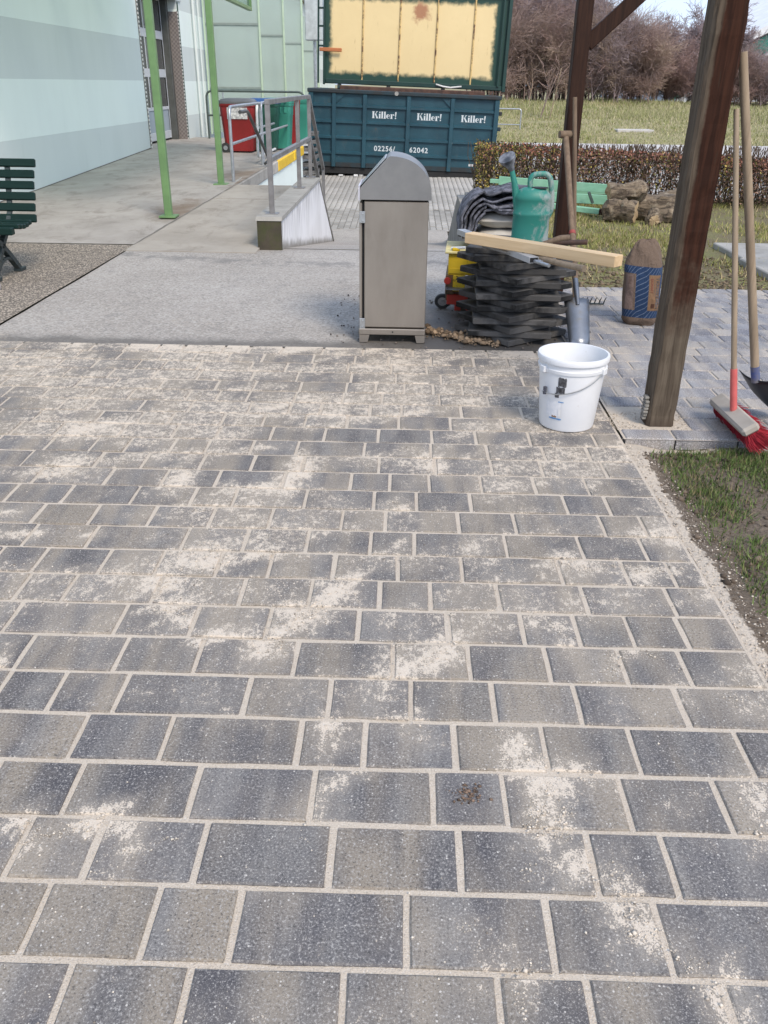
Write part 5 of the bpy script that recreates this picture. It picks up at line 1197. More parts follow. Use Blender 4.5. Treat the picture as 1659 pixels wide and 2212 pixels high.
TOP = NS * TH + .002
a_ = Vector(gnd(1003, 525, TOP + .037)); b_ = Vector(gnd(1326, 580, TOP + .034))
tm = thing('timber_beam', 'fresh pale squared timber lying across the slab stack', 'timber', a_, math.atan2(b_.y - a_.y, b_.x - a_.x)); L_ = (b_ - a_).length
mb = MB(); mb.box(0, L_, .0, .085, 0, .062, .003); mb.build('squared_timber', M_PINE, tm)
a_ = Vector(gnd(987, 506, TOP + .002)); b_ = Vector(gnd(1143, 569, TOP + .002)); L_ = (b_ - a_).length
al = thing('metal_profile', 'hollow grey aluminium profile on the slab stack under the timber', 'profile', a_, math.atan2(b_.y - a_.y, b_.x - a_.x))
M_ALP = surf('dull_aluminium', (.50, .51, .52, 1), (.42, .43, .44, 1), 5, .45, .3)
for (y0, y1, z0, z1) in ((0, .06, 0, .003), (0, .06, .031, .034), (0, .003, .0031, .0309), (.057, .06, .0031, .0309)):
    mb = MB(); mb.box(0, L_, y0, y1, z0, z1); mb.build('profile_wall', M_ALP, al)
mb = MB(); mb.box(L_ * .42, L_ * .45, -.0012, -.0002, .012, .03); mb.build('green_mark', surf('lime_mark', (.3, .7, .05, 1)), al)
mb = MB(); mb.box(L_ * .9, L_, .004, .056, .0035, .0305); mb.build('hollow', M_BLACK, al)
for i, (u, v) in enumerate(((1170, 566), (1186, 574), (1180, 558), (1198, 557), (1150, 560))):
    e_ = Vector(gnd(u, v, TOP + .013)); s_ = e_ + Vector((-.30 + .05 * i, .52, .0)); mb = MB(); mb.tube([s_ - e_, (0, 0, 0)], .011, 10)
    ob = tag(mb.build('steel_rod', M_GALV, None, 50, e_), 'short grey steel rod poking out below the timber', 'rod', 'rods on the slab stack')
def handle(nm, label, cat, pts, r, mat, n=10):
    o_ = Vector(pts[0]); mb = MB(); mb.tube([Vector(p) - o_ for p in pts], r, n); return tag(mb.build(nm, mat, None, 60, o_), label, cat)
e1 = Vector(gnd(1262, 581, TOP + .02))
hm = thing('club_hammer', 'wooden mallet handle poking out under the pale timber', 'hammer', e1)
mb = MB(); mb.tube([(0, 0, 0), (-.10, .14, .0), (-.26, .40, -.002)], [.019, .017, .016], 12); mb.build('handle', M_ASH, hm, 60)
mb = MB(); mb.box(-.31, -.25, .37, .43, -.018, .018, .008); mb.build('head', M_IRON, hm)
e2 = Vector(gnd(1268, 523, TOP + .03))
handle('iron_bar', 'rusty dark iron bar sticking out beyond the slab stack', 'bar', [e2, e2 + Vector((-.42, -.02, -.012))], .017, surf('rusty_iron', (.05, .03, .024, 1), (.09, .045, .03, 1), 12, .8))
e3 = Vector(gnd(1230, 513, TOP + .075))
handle('trowel_handle', 'curved worn grey wooden handle lying by the watering can', 'handle', [e3, e3 + Vector((-.06, -.012, -.004)), e3 + Vector((-.14, -.02, -.03)), e3 + Vector((-.22, -.02, -.055))], [.018, .02, .016, .012], M_ASHD)
# spade leaning against the slim post
tip = Vector(gnd(1252, 746, .0)); grip = Vector(atY(1222, 290, 6.83)); sp_ = thing('spade', 'garden spade with T grip leaning beside the slab stack', 'spade', tip)
d_ = (grip - tip); M_BLADE = surf('worn_blade_steel', (.24, .26, .29, 1), (.17, .185, .21, 1), 5, .38, .75, dirt=(.2, .17, .13, 1), dscale=6)
ax = Vector((1, 0, 0)); nrm = d_.normalized().cross(ax).normalized(); ax = nrm.cross(d_.normalized()).normalized()
mb = MB(); V = []; Fc = []; nn, mm = 9, 7; BL = .36
for j in range(nn):
    t = j / (nn - 1); wv = .078 * (1 - .12 * t) * (.25 + .75 * min(1, t * 5) ** .5 if t < .2 else 1)
    wv = .068 + .02 * t
    for i in range(mm):
        u = -1 + 2 * i / (mm - 1); V.append(tuple(d_.normalized() * BL * t + ax * u * wv + nrm * (-.022 * (1 - u * u)) + d_.normalized() * (-.03 * (1 - abs(u)) if j == 0 else 0)))
for j in range(nn - 1):
    for i in range(mm - 1): Fc.append((j * mm + i, j * mm + i + 1, (j + 1) * mm + i + 1, (j + 1) * mm + i))
mb.add(V, Fc); bl_ = mb.build('blade', M_BLADE, sp_, 60); md = bl_.modifiers.new('thickness', 'SOLIDIFY'); md.thickness = .004
n_ = d_.normalized(); mb = MB(); mb.tube([n_ * .30 - nrm * .018, n_ * .40 - nrm * .012, n_ * .52], [.014, .019, .02], 12); mb.build('socket', M_BLADE, sp_, 60)
mb = MB(); mb.tube([n_ * .52, d_ * .75, d_ * .985], [.02, .021, .022], 12); mb.build('shaft', M_ASHD, sp_, 60)
mb = MB(); mb.tube([d_ + ax * -.05 + Vector((0, -.03, 0)), d_ + ax * .06], .026, 14); mb.build('grip', M_ASHD, sp_, 60)
mb = MB(); mb.tube([d_ * .50, d_ * .515], .0235, 12); mb.build('red_band', surf('faded_red', (.28, .05, .04, 1)), sp_, 60)
# rake
foot = Vector(gnd(1240, 656, .02)); top = Vector(atY(1242, 210, 6.83)); rk_ = thing('garden_rake', 'iron garden rake standing on its teeth against the slim post', 'rake', foot)
mb = MB(); mb.tube([(0, 0, .0), tuple((top - foot) * .5), tuple(top - foot)], [.014, .0155, .016], 10); mb.build('shaft', M_ASHD, rk_, 60)
mb = MB(); mb.sq((-.06, .01, .0), (.235, .01, .0), .014, .012); mb.build('head', M_IRON, rk_)
for i in range(9):
    x = -.055 + i * .036; mb = MB(); mb.tube([(x, .01, 0), (x + .004, -.0, .03), (x + .012, -.01, .055)], [.0055, .005, .003], 6); mb.build('tooth', M_IRON, rk_)
# watering can
wc = thing('watering_can', 'dusty green plastic watering can standing on the slab stack', 'watering can', gnd(1142, 531, TOP + .001), math.radians(0))
def make_can():
    s = NT('dusty_green_plastic'); v = s.coord('Object'); n = s.noise(v, 9, 6, .68, .6); x, y, z = s.sep(v)
    c = s.mix(s.noise(v, 3, 3), (.022, .21, .165, 1), (.018, .165, .13, 1)); c = s.mix(s.math('MULTIPLY', s.step(s.math('ADD', n, s.math('MULTIPLY', x, .9)), .50, .68), .8), c, (.33, .34, .33, 1))
    return s.done(c, .5)
M_CAN = make_can()
def oval(prof, rx, ry, n=28):
    V = []; Fc = []
    for k, z in prof:
        for j in range(n):
            t = 2 * math.pi * j / n; V.append((rx * k * math.cos(t), ry * k * math.sin(t), z))
    m_ = len(prof)
    for i in range(m_ - 1):
        for j in range(n): Fc.append((i * n + j, i * n + (j + 1) % n, (i + 1) * n + (j + 1) % n, (i + 1) * n + j))
    Fc += [tuple(range(n))[::-1], tuple((m_ - 1) * n + j for j in range(n))]
    mb = MB(); mb.add(V, Fc); return mb
CH = .345
oval([(.97, 0), (1.0, .012), (1.0, .045), (.975, .05), (.965, CH * .55), (.985, CH * .56), (.985, CH * .60), (.96, CH * .61), (.955, CH * .82), (.975, CH * .83), (.97, CH * .88), (.90, CH * .93), (.72, CH), (.5, CH + .012), (.2, CH + .015)],   .122, .088).build('body', M_CAN, wc, 40)
mb = MB(); mb.tube(fillet([(-.02, 0, CH - .01), (-.03, 0, CH + .085), (.095, 0, CH + .10), (.118, 0, CH - .02), (.125, 0, CH * .62), (.08, 0, CH * .42)], .07), .0175, 12); mb.build('handle', M_CAN, wc, 60)
mb = MB(); mb.tube([(-.075, 0, CH * .45), (-.10, 0, CH * .80), (-.125, 0, CH + .04), (-.15, 0, CH + .12)], [.032, .026, .019, .016], 12); spt = mb.build('spout', M_CAN, wc, 60)
dr = Vector((-.35, -.35, .65)).normalized(); c0 = Vector((-.148, 0, CH + .115)); mb = MB(); mb.tube([c0, c0 + dr * .035, c0 + dr * .075, c0 + dr * .095], [.018, .028, .052, .054], 16); mb.build('rose', surf('dusty_black_rose', (.03, .035, .045, 1), (.24, .25, .28, 1), 14, .6), spt, 40)
mb = MB(); mb.tube([(-.035, -.045, CH + .012), (.045, -.045, CH + .012)], .028, 10); 
mb = oval([(1.0, CH + .0105), (.98, CH + .0165)], .055, .04, 20); ob = mb.build('filler_opening', M_BLACK, wc); ob.location = (.035, -.015, 0)

# ------------------------------------------------------------------ sacks, fleece and block splitter behind the stack
M_SACK = surf('pale_sack', (.52, .50, .46, 1), (.42, .40, .37, 1), 5, .6, bump=.35, bscale=18, bdist=.01, dirt=(.33, .30, .26, 1), dscale=5)
def sack(nm, label, loc, rz, sx, sy, sz, mat, seed, parent_group):
    R = np.random.RandomState(seed); n, m = 15, 19; V = []; Fc = []; mb = MB()
    for sgn in (1, -1):
        b = len(V)
        for j in range(m):
            for i in range(n):
                u, v_ = -1 + 2 * i / (n - 1), -1 + 2 * j / (m - 1)
                h = (max(0, 1 - abs(u) ** 3.4) * max(0, 1 - abs(v_) ** 3.4)) ** .42; wr = .06 * math.sin(u * 9 + v_ * 4 + seed) * h
                V.append((u * sx * (1 - .05 * v_ * v_), v_ * sy * (1 - .05 * u * u), sz / 2 + sgn * sz / 2 * h * (1 + wr)))
        for j in range(m - 1):
            for i in range(n - 1): Fc.append((b + j * n + i, b + j * n + i + 1, b + (j + 1) * n + i + 1, b + (j + 1) * n + i))
    mb.add(V, Fc); ob = mb.build(nm, mat, None, 70, loc); ob.rotation_euler = (0, 0, rz); return tag(ob, label, 'sack', parent_group)
for i in range(6):
    lab = ('pale sack with a green stripe, topmost of the pile under the fleece', 'pale wrinkled sack second from the top under the fleece', 'pale sack third from the top of the pile', 'pale sack fourth from the top of the pile', 'pale sack fifth from the top of the pile', 'pale sack lowest in the pile behind the slabs')[5 - i]
    sk = sack('cement_sack', lab, (.755 + rnd.uniform(-.01, .01), 6.72, .003 + i * .118), math.radians(rnd.uniform(-3, 3)), .235, .26, .125, M_SACK, 3 + i, 'sacks piled behind the slab stack')
mb = MB(); mb.box(-.06, .16, -.10, .06, .127, .130, .001); gs = mb.build('green_stripe', surf('green_print', (.10, .42, .06, 1)), sk)
fl = thing('folded_fleece', 'folded grey blue fleece draped over the pale sacks', 'fleece', (.62, 6.62, .0))
def make_fleece():
    s = NT('dirty_fleece'); v = s.coord('Object'); n = s.noise(v, 16, 6, .7, .5); n2 = s.noise(v, 4, 4)
    c = s.mix(s.step(n, .40, .62), (.035, .038, .048, 1), (.17, .175, .215, 1)); c = s.mix(s.math('MULTIPLY', s.step(n2, .5, .7), .5), c, (.05, .055, .07, 1)); s.bump(n, .6, .01); return s.done(c, .95)
M_FLE = make_fleece()
for L in range(5):
    R = np.random.RandomState(20 + L); mb = MB(); V = []; Fc = []; n, m = 26, 11; o_ = L * .034
    for j in range(m):
        y = -.20 + .40 * j / (m - 1)
        for i in range(n):
            t = i / (n - 1)
            # profile: lies on the sacks, rolls over the left edge and hangs down
            if t < .5: x = .30 - .36 * (t / .5); z = .862 - o_ + .02 * math.sin(t * 9 + L)
            else:
                a = (t - .5) / .5; x = -.06 - (.155 - o_ * .55) * math.sin(min(a * 1.9, 1.57)); z = .862 - o_ - (.30 - .5 * o_) * a ** 1.6
            wr = .009 * math.sin(y * 37 + L * 2 + t * 5) + .007 * math.sin(t * 31 + y * 11 + L)
            V.append((x + wr + .006 * L * (t > .5), y + .012 * math.sin(t * 7 + L), z + wr))
    for j in range(m - 1):
        for i in range(n - 1): Fc.append((j * n + i, j * n + i + 1, (j + 1) * n + i + 1, (j + 1) * n + i))
    mb.add(V, Fc); ob = mb.build('fold', M_FLE, fl, 80); md = ob.modifiers.new('thickness', 'SOLIDIFY'); md.thickness = .016
def chipped(name, c):
    s = NT(name); v = s.coord('Object'); n = s.noise(v, 22, 5, .7); n2 = s.noise(v, 7, 4, .6); k = s.step(s.math('MULTIPLY_ADD', n, .55, s.math('MULTIPLY', n2, .45)), .56, .60)
    col = s.mix(s.noise(v, 3, 3), c, mul(c, .8)); col = s.mix(k, col, (.05, .035, .02, 1)); return s.done(col, .55)
M_YCH = chipped('chipped_yellow', (.66, .46, .015, 1)); M_RCH = chipped('chipped_red', (.48, .035, .02, 1)); M_BRW = chipped('rusty_brown', (.14, .075, .03, 1))
bs = thing('block_splitter', 'chipped yellow and red paving block splitter on small rubber wheels', 'machine', (.435, 6.5, 0), math.radians(-4)); bs.scale = (1, 1, .9)
mb = MB(); mb.box(-.10, .155, -.20, .24, .33, .50, .004); mb.build('housing', M_YCH, bs)
mb = MB(); mb.box(-.125, .17, -.225, .26, .503, .518, .003); mb.build('top_plate', surf('pale_yellow_plate', (.66, .58, .26, 1), (.5, .42, .2, 1), 9, .6), bs)
mb = MB(); mb.box(-.095, .15, -.206, -.2005, .345, .385, .001); mb.build('welded_lip', M_YCH, bs)
mb = MB(); mb.tube([(-.08, -.16, .535), (.02, -.20, .55)], .012, 8); mb.build('release_lever', M_ALU, bs)
mb = MB(); mb.box(-.075, -.02, -.19, -.13, .519, .545, .006); mb.build('lever_block', M_YCH, bs)
mb = MB(); mb.tube([(.06, -.16, .535), (.24, -.24, .56)], .009, 8); mb.build('release_lever', M_GALV, bs)
mb = MB(); mb.box(-.115, -.05, -.20, .2, .17, .329, .006); mb.build('column', M_BRW, bs)
mb = MB(); mb.tube([(-.10, -.225, .285), (-.10, -.19, .285)], .026, 12); mb.build('red_knob', M_RCH, bs, 50)
mb = MB(); mb.box(-.06, .03, -.21, .2, .20, .33, .006); mb.build('side_plate', M_YCH, bs)
mb = MB(); mb.prism([(-.11, .225), (.30, .215), (.30, .225), (-.11, .236)], -.27, .12, 'xz'); mb.build('table_plate', M_BLADE, bs)
mb = MB(); mb.box(-.11, .30, -.16, .14, .11, .212, .006); mb.build('frame_beam', M_BRW, bs)
mb = MB(); mb.box(-.10, .06, -.19, -.165, .085, .17, .005); mb.build('axle_bracket', M_RCH, bs)
mb = MB(); mb.box(-.04, .12, -.13, -.10, .02, .109, .005); mb.build('axle_bracket', M_RCH, bs)
for (x, y, nm) in ((-.135, .13 - .12, 'a'), (.03, .27 - .12, 'b')):
    R_ = .062
    mb = MB(); mb.lathe([(.035, -.02), (R_ - .006, -.02), (R_, -.012), (R_, .012), (R_ - .006, .02), (.035, .02)], (x, y, R_), 24, 'y', True); wh = mb.build('wheel', M_TYRE, bs, 40)
    mb = MB(); mb.lathe([(.0, -.024), (.012, -.026), (.014, -.022), (.036, -.0215)], (x, y, R_), 18, 'y'); mb.build('rim', M_STEEL if nm == 'a' else M_RCH, wh, 40)
mb = MB(); mb.box(.28, .31, .0, .1, 0, .11, .004); mb.build('support_foot', M_BRW, bs)

# ------------------------------------------------------------------ bucket
bk_ = thing('plastic_bucket', 'white plastic bucket with wire handle and torn label remains', 'bucket', gnd(1222, 914, .001))
M_BUCK = surf('scuffed_white_plastic', (.72, .73, .745, 1), (.66, .67, .69, 1), 4, .4, bump=.05, dirt=(.42, .39, .35, 1), dscale=11, damt=(.64, .72))
BH = .375; r0, r1 = .138, .168
def rr_(z): return r0 + (r1 - r0) * z / BH
prof = [(0, .0), (r0 - .012, .0), (r0 - .003, .004), (r0, .014), (rr_(.30), .30), (rr_(.30) + .006, .302), (rr_(.32) + .007, .318), (rr_(.32), .320), (rr_(.345), .345), (rr_(.345) + .010, .347), (r1 + .010, .366), (r1 + .006, BH), (r1 - .003, BH), (r1 - .006, .36), (rr_(.3) - .004, .30), (rr_(.22) - .004, .22)]
mb = MB(); mb.lathe(prof, n=56); mb.build('body', M_BUCK, bk_, 40)
mb = MB(); mb.lathe([(0, .262), (rr_(.262) - .005, .262)], n=40); mb.build('water', (lambda s: s.done((.42, .44, .44, 1), .06, 0, .5))(NT('milky_water')), bk_)
# wire bail hanging down on the front
pa = Vector((math.cos(math.radians(205)), math.sin(math.radians(205)), 0)); pb = Vector((math.cos(math.radians(322)), math.sin(math.radians(322)), 0)); pts = []
for i in range(15):
    t = i / 14; a = math.radians(205 + 117 * t); z = .195 + .12 * t - .035 * math.sin(math.pi * t); rad = rr_(z) + .012; pts.append((math.cos(a) * rad, math.sin(a) * rad, z))
mb = MB(); mb.tube(pts, .0028, 6); mb.build('wire_handle', M_BOLT, bk_, 60)
for a in (205, 322):
    a = math.radians(a); mb = MB(); M_ = Matrix.Translation((math.cos(a) * (rr_(.31) + .006), math.sin(a) * (rr_(.31) + .006), .312)) @ Matrix.Rotation(a, 4, 'Z'); mb.box(-.01, .012, -.018, .018, -.016, .016, .003, M_); mb.build('handle_lug', M_BUCK, bk_)
def decal(nm, a0, a1, z0, z1, mat, off=.0012, rag=0.0, n=8):
    mb = MB(); V = []
    for i in range(n + 1):
        a = math.radians(a0 + (a1 - a0) * i / n)
        for z in (z0 + rnd.uniform(-rag, rag), z1 + rnd.uniform(-rag, rag)): V.append((math.cos(a) * (rr_(z) + off), math.sin(a) * (rr_(z) + off), z))
    mb.add(V, [(2 * i, 2 * i + 2, 2 * i + 3, 2 * i + 1) for i in range(n)]); return mb.build(nm, mat, bk_)
M_LBL = surf('grey_label_rest', (.62, .64, .68, 1), (.75, .75, .76, 1), 30, .6); M_INK = surf('black_print', (.02, .02, .022, 1), (.12, .12, .13, 1), 60, .6); M_BLU = surf('blue_print', (.10, .28, .55, 1)); M_TAN = surf('brown_print', (.32, .18, .10, 1))
decal('label_rest', 214, 246, .075, .16, M_LBL, .001, .006); decal('label_print', 237, 252, .24, .285, M_INK, .0012, .004); decal('label_print', 234, 250, .205, .236, M_INK, .0012, .004); decal('label_print', 232, 240, .18, .205, M_INK, .0012, .003)
decal('label_print', 222, 248, .065, .072, M_BLU, .0018, .001); decal('label_print', 228, 238, .075, .084, M_TAN, .0018, .002); decal('label_print', 240, 250, .158, .163, M_BLU, .0018, .001); decal('label_rest', 241, 246, .08, .125, surf('white_tear', (.78, .78, .78, 1)), .003, .006)
mb = MB()
for i in range(6): mb.box(-.008, .008, -.006, .006, i * .006, i * .006 + .01, .002, Matrix.Translation((math.cos(math.radians(212)) * (rr_(.2) + .012), math.sin(math.radians(212)) * (rr_(.2) + .012), .185)) @ Matrix.Rotation(i * .7, 4, 'Z'))
mb.build('tape_lump', surf('dark_tape', (.06, .065, .085, 1)), bk_)

# ------------------------------------------------------------------ bag of cement
bgx = thing('cement_bag', 'upright brown paper cement bag printed TRASSZEMENT with blue striped bands', 'cement bag', (1.735, 6.16, .007), math.radians(-12)); HB = .56
def bag_pt(u, v):
    """u 0..1 round the bag (front edge between the two broad sides at .5), v 0..1 up"""
    a = 2 * math.pi * u - math.pi * 1.5; ca, sa = math.cos(a), math.sin(a); e = .62
    x = abs(ca) ** e * math.copysign(1, ca); y = abs(sa) ** e * math.copysign(1, sa)
    w_ = .127 * (1 - .40 * max(0, (v - .72) / .28) ** 1.5 + .04 * math.sin(v * 3.1)) ; d_ = .098 * (1 - .45 * max(0, (v - .72) / .28) ** 1.5 + .18 * math.sin(min(1, v * 1.2) * 3.14))
    if v < .06: k = .86 + .14 * (v / .06); w_ *= k; d_ *= k
    cr = .0045 * math.sin(a * 7 + v * 21) * max(0, (v - .72) / .28) + .003 * math.sin(a * 5 - v * 40) * (1 if v < .12 else 0) + .0022 * math.sin(a * 3 + v * 13)
    lx = -.035 * v + .035 * max(0, v - .75) * 1.2
    return (x * (w_ + cr) + lx + .012 * y * v, y * (d_ + cr), v * HB * (1 + .012 * math.sin(a * 2)))
mb = MB(); nu, nv = 72, 60; V = [bag_pt(i / nu, j / nv) for j in range(nv + 1) for i in range(nu)]; Fc = [(j * nu + i, j * nu + (i + 1) % nu, (j + 1) * nu + (i + 1) % nu, (j + 1) * nu + i) for j in range(nv) for i in range(nu)]
Fc += [tuple(range(nu))[::-1]]; V2 = V[-nu:]; cxm = sum(p[0] for p in V2) / nu; cym = sum(p[1] for p in V2) / nu
for kk, (s1, dz) in enumerate(((.75, .018), (.35, .024))):
    V += [(cxm + (p[0] - cxm) * s1, cym + (p[1] - cym) * s1, p[2] + dz + .006 * math.sin(i * .9)) for i, p in enumerate(V2)]
    j = nv + kk; Fc += [(j * nu + i, j * nu + (i + 1) % nu, (j + 1) * nu + (i + 1) % nu, (j + 1) * nu + i) for i in range(nu)]
Fc += [tuple((nv + 2) * nu + i for i in range(nu))]
def make_bag():
    s = NT('printed_kraft_paper'); u = s.attr('bu'); v = s.attr('bv'); w_ = s.coord('Object')
    base = s.mix(s.noise(w_, 5, 4), (.17, .122, .09, 1), (.135, .096, .072, 1))
    def rng(x, a, b): return s.math('MULTIPLY', s.math('GREATER_THAN', x, a), s.math('LESS_THAN', x, b))
    # blue: two bands round the bag and the strip up the corner
    blue = s.math('MAXIMUM', rng(v, .105, .20), rng(v, .655, .745)); blue = s.math('MAXIMUM', blue, s.math('MULTIPLY', rng(u, .475, .532), rng(v, .105, .745))); blue = s.math('MAXIMUM', blue, s.math('MULTIPLY', rng(u, .675, .76), rng(v, .105, .745)))
    st = s.math('FRACT', s.math('ADD', s.math('MULTIPLY', u, 30.0), s.math('MULTIPLY', v, -15.0))); ln = s.math('GREATER_THAN', st, .86)
    bc = s.mix(ln, (.022, .045, .10, 1), (.13, .165, .23, 1)); c = s.mix(blue, base, bc)
    lilac = s.math('MULTIPLY', rng(u, .36, .46), rng(v, .21, .645)); c = s.mix(s.math('MULTIPLY', lilac, .55), c, (.24, .17, .15, 1))
    lab = s.math('MULTIPLY', rng(u, .536, .672), rng(v, .21, .645)); c = s.mix(s.math('MULTIPLY', lab, .8), c, (.24, .135, .07, 1))
    blk = s.math('MULTIPLY', rng(u, .405, .44), rng(v, .52, .62)); c = s.mix(s.math('MULTIPLY', blk, .6), c, (.12, .075, .06, 1))
    bl2 = s.math('MULTIPLY', rng(u, .56, .60), rng(v, .235, .295)); c = s.mix(bl2, c, (.085, .04, .025, 1))
    l3 = s.math('MULTIPLY', rng(u, .37, .375), rng(v, .40, .52)); c = s.mix(s.math('MULTIPLY', l3, s.step(s.noise(w_, 120, 1), .4, .5)), c, (.08, .06, .06, 1))
    s.bump(s.noise(s.mapv(w_, (1, 1, .6)), 16, 5, .65, 1.2), .9, .02); return s.done(c, .8, spec=.2)
mb.add(V, Fc); bg_ = mb.build('sack_body', make_bag(), bgx, 60)
for nm, fn in (('bu', lambda i: min(1.0, (i % nu) / nu)), ('bv', lambda i: min(1.05, (i // nu) / nv))):
    at = bg_.data.attributes.new(nm, 'FLOAT', 'POINT'); at.data.foreach_set('value', [fn(i) for i in range(len(bg_.data.vertices))])
def bag_text(txt, u0, v0, size, mat, du=1.0, off=1.012, bold=0.0):
    v, f = text_polys(txt, size, 1.05, bold); mb = MB(); W = .52   # circumference in metres
    # runs downwards along the bag: text x -> -v, text y -> +u
    P = [bag_pt(u0 + p[1] / W * du, v0 - p[0] / HB) for p in v]; mb.add([(p[0] * off + .0, p[1] * off - .0008, p[2]) for p in P], f); return mb.build('lettering', mat, bgx)
bag_text('TRASSZEMENT', .608, .625, .036, M_INK, bold=.0006); bag_text('CULT 10.1P', .64, .60, .026, surf('faded_print', (.12, .06, .035, 1)))
bag_text('BAUMARKT', .548, .61, .018, surf('red_print', (.20, .03, .02, 1))); bag_text('25 KG SACK GRAU - A', .58, .60, .011, M_INK)

# ------------------------------------------------------------------ broom and shovel leaning on the front post
hb0 = Vector((1.645, 3.945, .115)); top = Vector((1.435, 4.09, 1.47)); bm_ = thing('push_broom', 'red bristled broom with pale wooden head leaning on the weathered post', 'broom', (hb0.x, hb0.y, 0))
rel = top - hb0; z0 = Vector((0, 0, .115))
mb = MB(); mb.tube([z0 + rel * .16, z0 + rel * .55, z0 + rel], [.0135, .0135, .012], 12); mb.build('handle', M_ASH, bm_, 60)
mb = MB(); mb.tube([z0 + Vector((0, 0, .012)), z0 + rel * .02, z0 + rel * .165], [.017, .017, .0165], 12); mb.build('red_sleeve', surf('red_sleeve', (.58, .12, .11, 1), (.46, .09, .08, 1), 12, .5), bm_, 60)
tilt = Matrix.Rotation(math.radians(2), 4, 'Z') @ Matrix.Rotation(math.radians(-32), 4, 'Y')
mb = MB(); mb.box(-.042, .042, -.225, .225, -.022, .022, .012, Matrix.Translation(z0) @ tilt); mb.build('head', surf('dusty_broom_wood', (.40, .36, .31, 1), (.32, .285, .24, 1), 6, .8), bm_)
S0, S1, S2 = [], [], []
for i in range(2200):
    l = Vector((nrs.uniform(-.03, .03), nrs.uniform(-.22, .22), -.022)); sp = Vector((l.x * 1.2 + .02 + nrs.normal() * .010, l.y * .10 + nrs.normal() * .012, -.085 + nrs.normal() * .006))
    a = z0 + (tilt @ l); b = a + (tilt @ sp) * .5; c = a + (tilt @ sp) + Vector((.012, 0, 0)); c.z = max(c.z, .012); b.z = max(b.z, .016); S0.append(a); S1.append(b); S2.append(c)
V, Fc = seg_tris([tuple(p) for p in S0 + S1], [tuple(p) for p in S1 + S2], .0016, .0013)
br_ = fast_mesh('bristles', V, Fc, M_TWIG, np.tile(np.array([[.38, .03, .045]]), (len(Fc), 1)) * nrs.uniform(.6, 1.3, (len(Fc), 1)), bm_); br_['kind'] = 'stuff'
sh0 = Vector(gnd(1632, 822, .24)); top = Vector((1.437, 4.145, 1.69)); sv = thing('shovel', 'shovel with black blade and blue socket leaning on the weathered post', 'shovel', (sh0.x, sh0.y, 0)); z0 = Vector((0, 0, .24)); rel = top - sh0
mb = MB(); mb.tube([z0 + rel * .04, z0 + rel * .5, z0 + rel], [.0205, .0205, .0195], 14); mb.build('handle', M_ASH, sv, 60)
mb = MB(); mb.tube([z0 - rel * .005, z0 + rel * .05], [.021, .0225], 14); mb.build('socket', surf('blue_socket', (.02, .06, .26, 1), (.16, .15, .14, 1), 10, .45), sv, 60)
M_BLK = surf('black_blade', (.025, .028, .034, 1), (.055, .06, .07, 1), 6, .45, .5)
mb = MB(); V = []; Fc = []; nn, mm = 10, 9; dn = Vector((.20, .13, -.225)); dl = dn.normalized(); sd_ = Vector((.55, -.8, .0)); sd_ = (sd_ - dl * sd_.dot(dl)).normalized(); nr = sd_.cross(dl)
for j in range(nn):
    t = j / (nn - 1); wv = .11 * (1 - max(0, (t - .55) / .45) ** 2.2 * .85)
    for i in range(mm):
        u = -1 + 2 * i / (mm - 1); V.append(tuple(z0 + dl * (-.01 + .315 * t) + sd_ * u * wv + nr * (.028 * u * u) + Vector((0, 0, .0))))
for j in range(nn - 1):
    for i in range(mm - 1): Fc.append((j * mm + i, j * mm + i + 1, (j + 1) * mm + i + 1, (j + 1) * mm + i))
V = [(p[0], p[1], max(p[2], .010)) for p in V]
mb.add(V, Fc); ob = mb.build('blade', M_BLK, sv, 60); md = ob.modifiers.new('thickness', 'SOLIDIFY'); md.thickness = .003

# ------------------------------------------------------------------ logs, planks and slabs on the lawn
def make_bark():
    s = NT('rough_bark'); v = s.coord('Object'); n = s.noise(s.mapv(v, (2, 9, 9)), 2.2, 7, .7, .8); n2 = s.noise(v, 9, 5, .7)
    c = s.mix(s.step(n, .35, .65), (.05, .036, .025, 1), (.24, .185, .125, 1)); c = s.mix(s.math('MULTIPLY', s.step(n2, .55, .7), .6), c, (.45, .40, .30, 1)); s.bump(n, .9, .02); return s.done(c, .9)
M_BARK = make_bark(); M_CUT = woodmat('cut_end_grain', (.40, .30, .18, 1), (.30, .215, .125, 1), (.18, .12, .07, 1), (8, 8, 8), .8)
lawnh = lambda x, y: float(lawn_z(np.array(x), np.array(y)))
def log(label, x, y, z, L, r, rz, seed):
    R = np.random.RandomState(seed); n, m = 12, 20; mb = MB(); V = []; Fc = []; ph = R.rand(6) * 6.28
    for i in range(n):
        t = i / (n - 1); k = 1 + .16 * math.sin(t * 6 + ph[0]) - .34 * abs(2 * t - 1) ** 5
        for j in range(m):
            a = 2 * math.pi * j / m; q = r * k * (1 + .15 * math.sin(2 * a + ph[1] + t * 3) + .10 * math.sin(4 * a + ph[2] + t * 6) + .085 * R.normal())
            V.append((-L / 2 + L * t + R.normal() * .006, math.cos(a) * q, r + math.sin(a) * q))
    for i in range(n - 1):
        for j in range(m): Fc.append((i * m + j, i * m + (j + 1) % m, (i + 1) * m + (j + 1) % m, (i + 1) * m + j))
    t_ = thing('log', label, 'log', (x, y, z), rz, 'logs on the lawn'); mb.add(V, Fc); mb.build('bark', M_BARK, t_, 35)
    for i, s in ((0, -1), (n - 1, 1)):
        mb = MB(); c = (s * (L / 2 + .004), 0, r); ring = [V[i * m + j] for j in range(m)]; mb.add([c] + ring, [(0, 1 + j, 1 + (j + 1) % m) for j in range(m)]); mb.build('cut_end', M_CUT, t_)
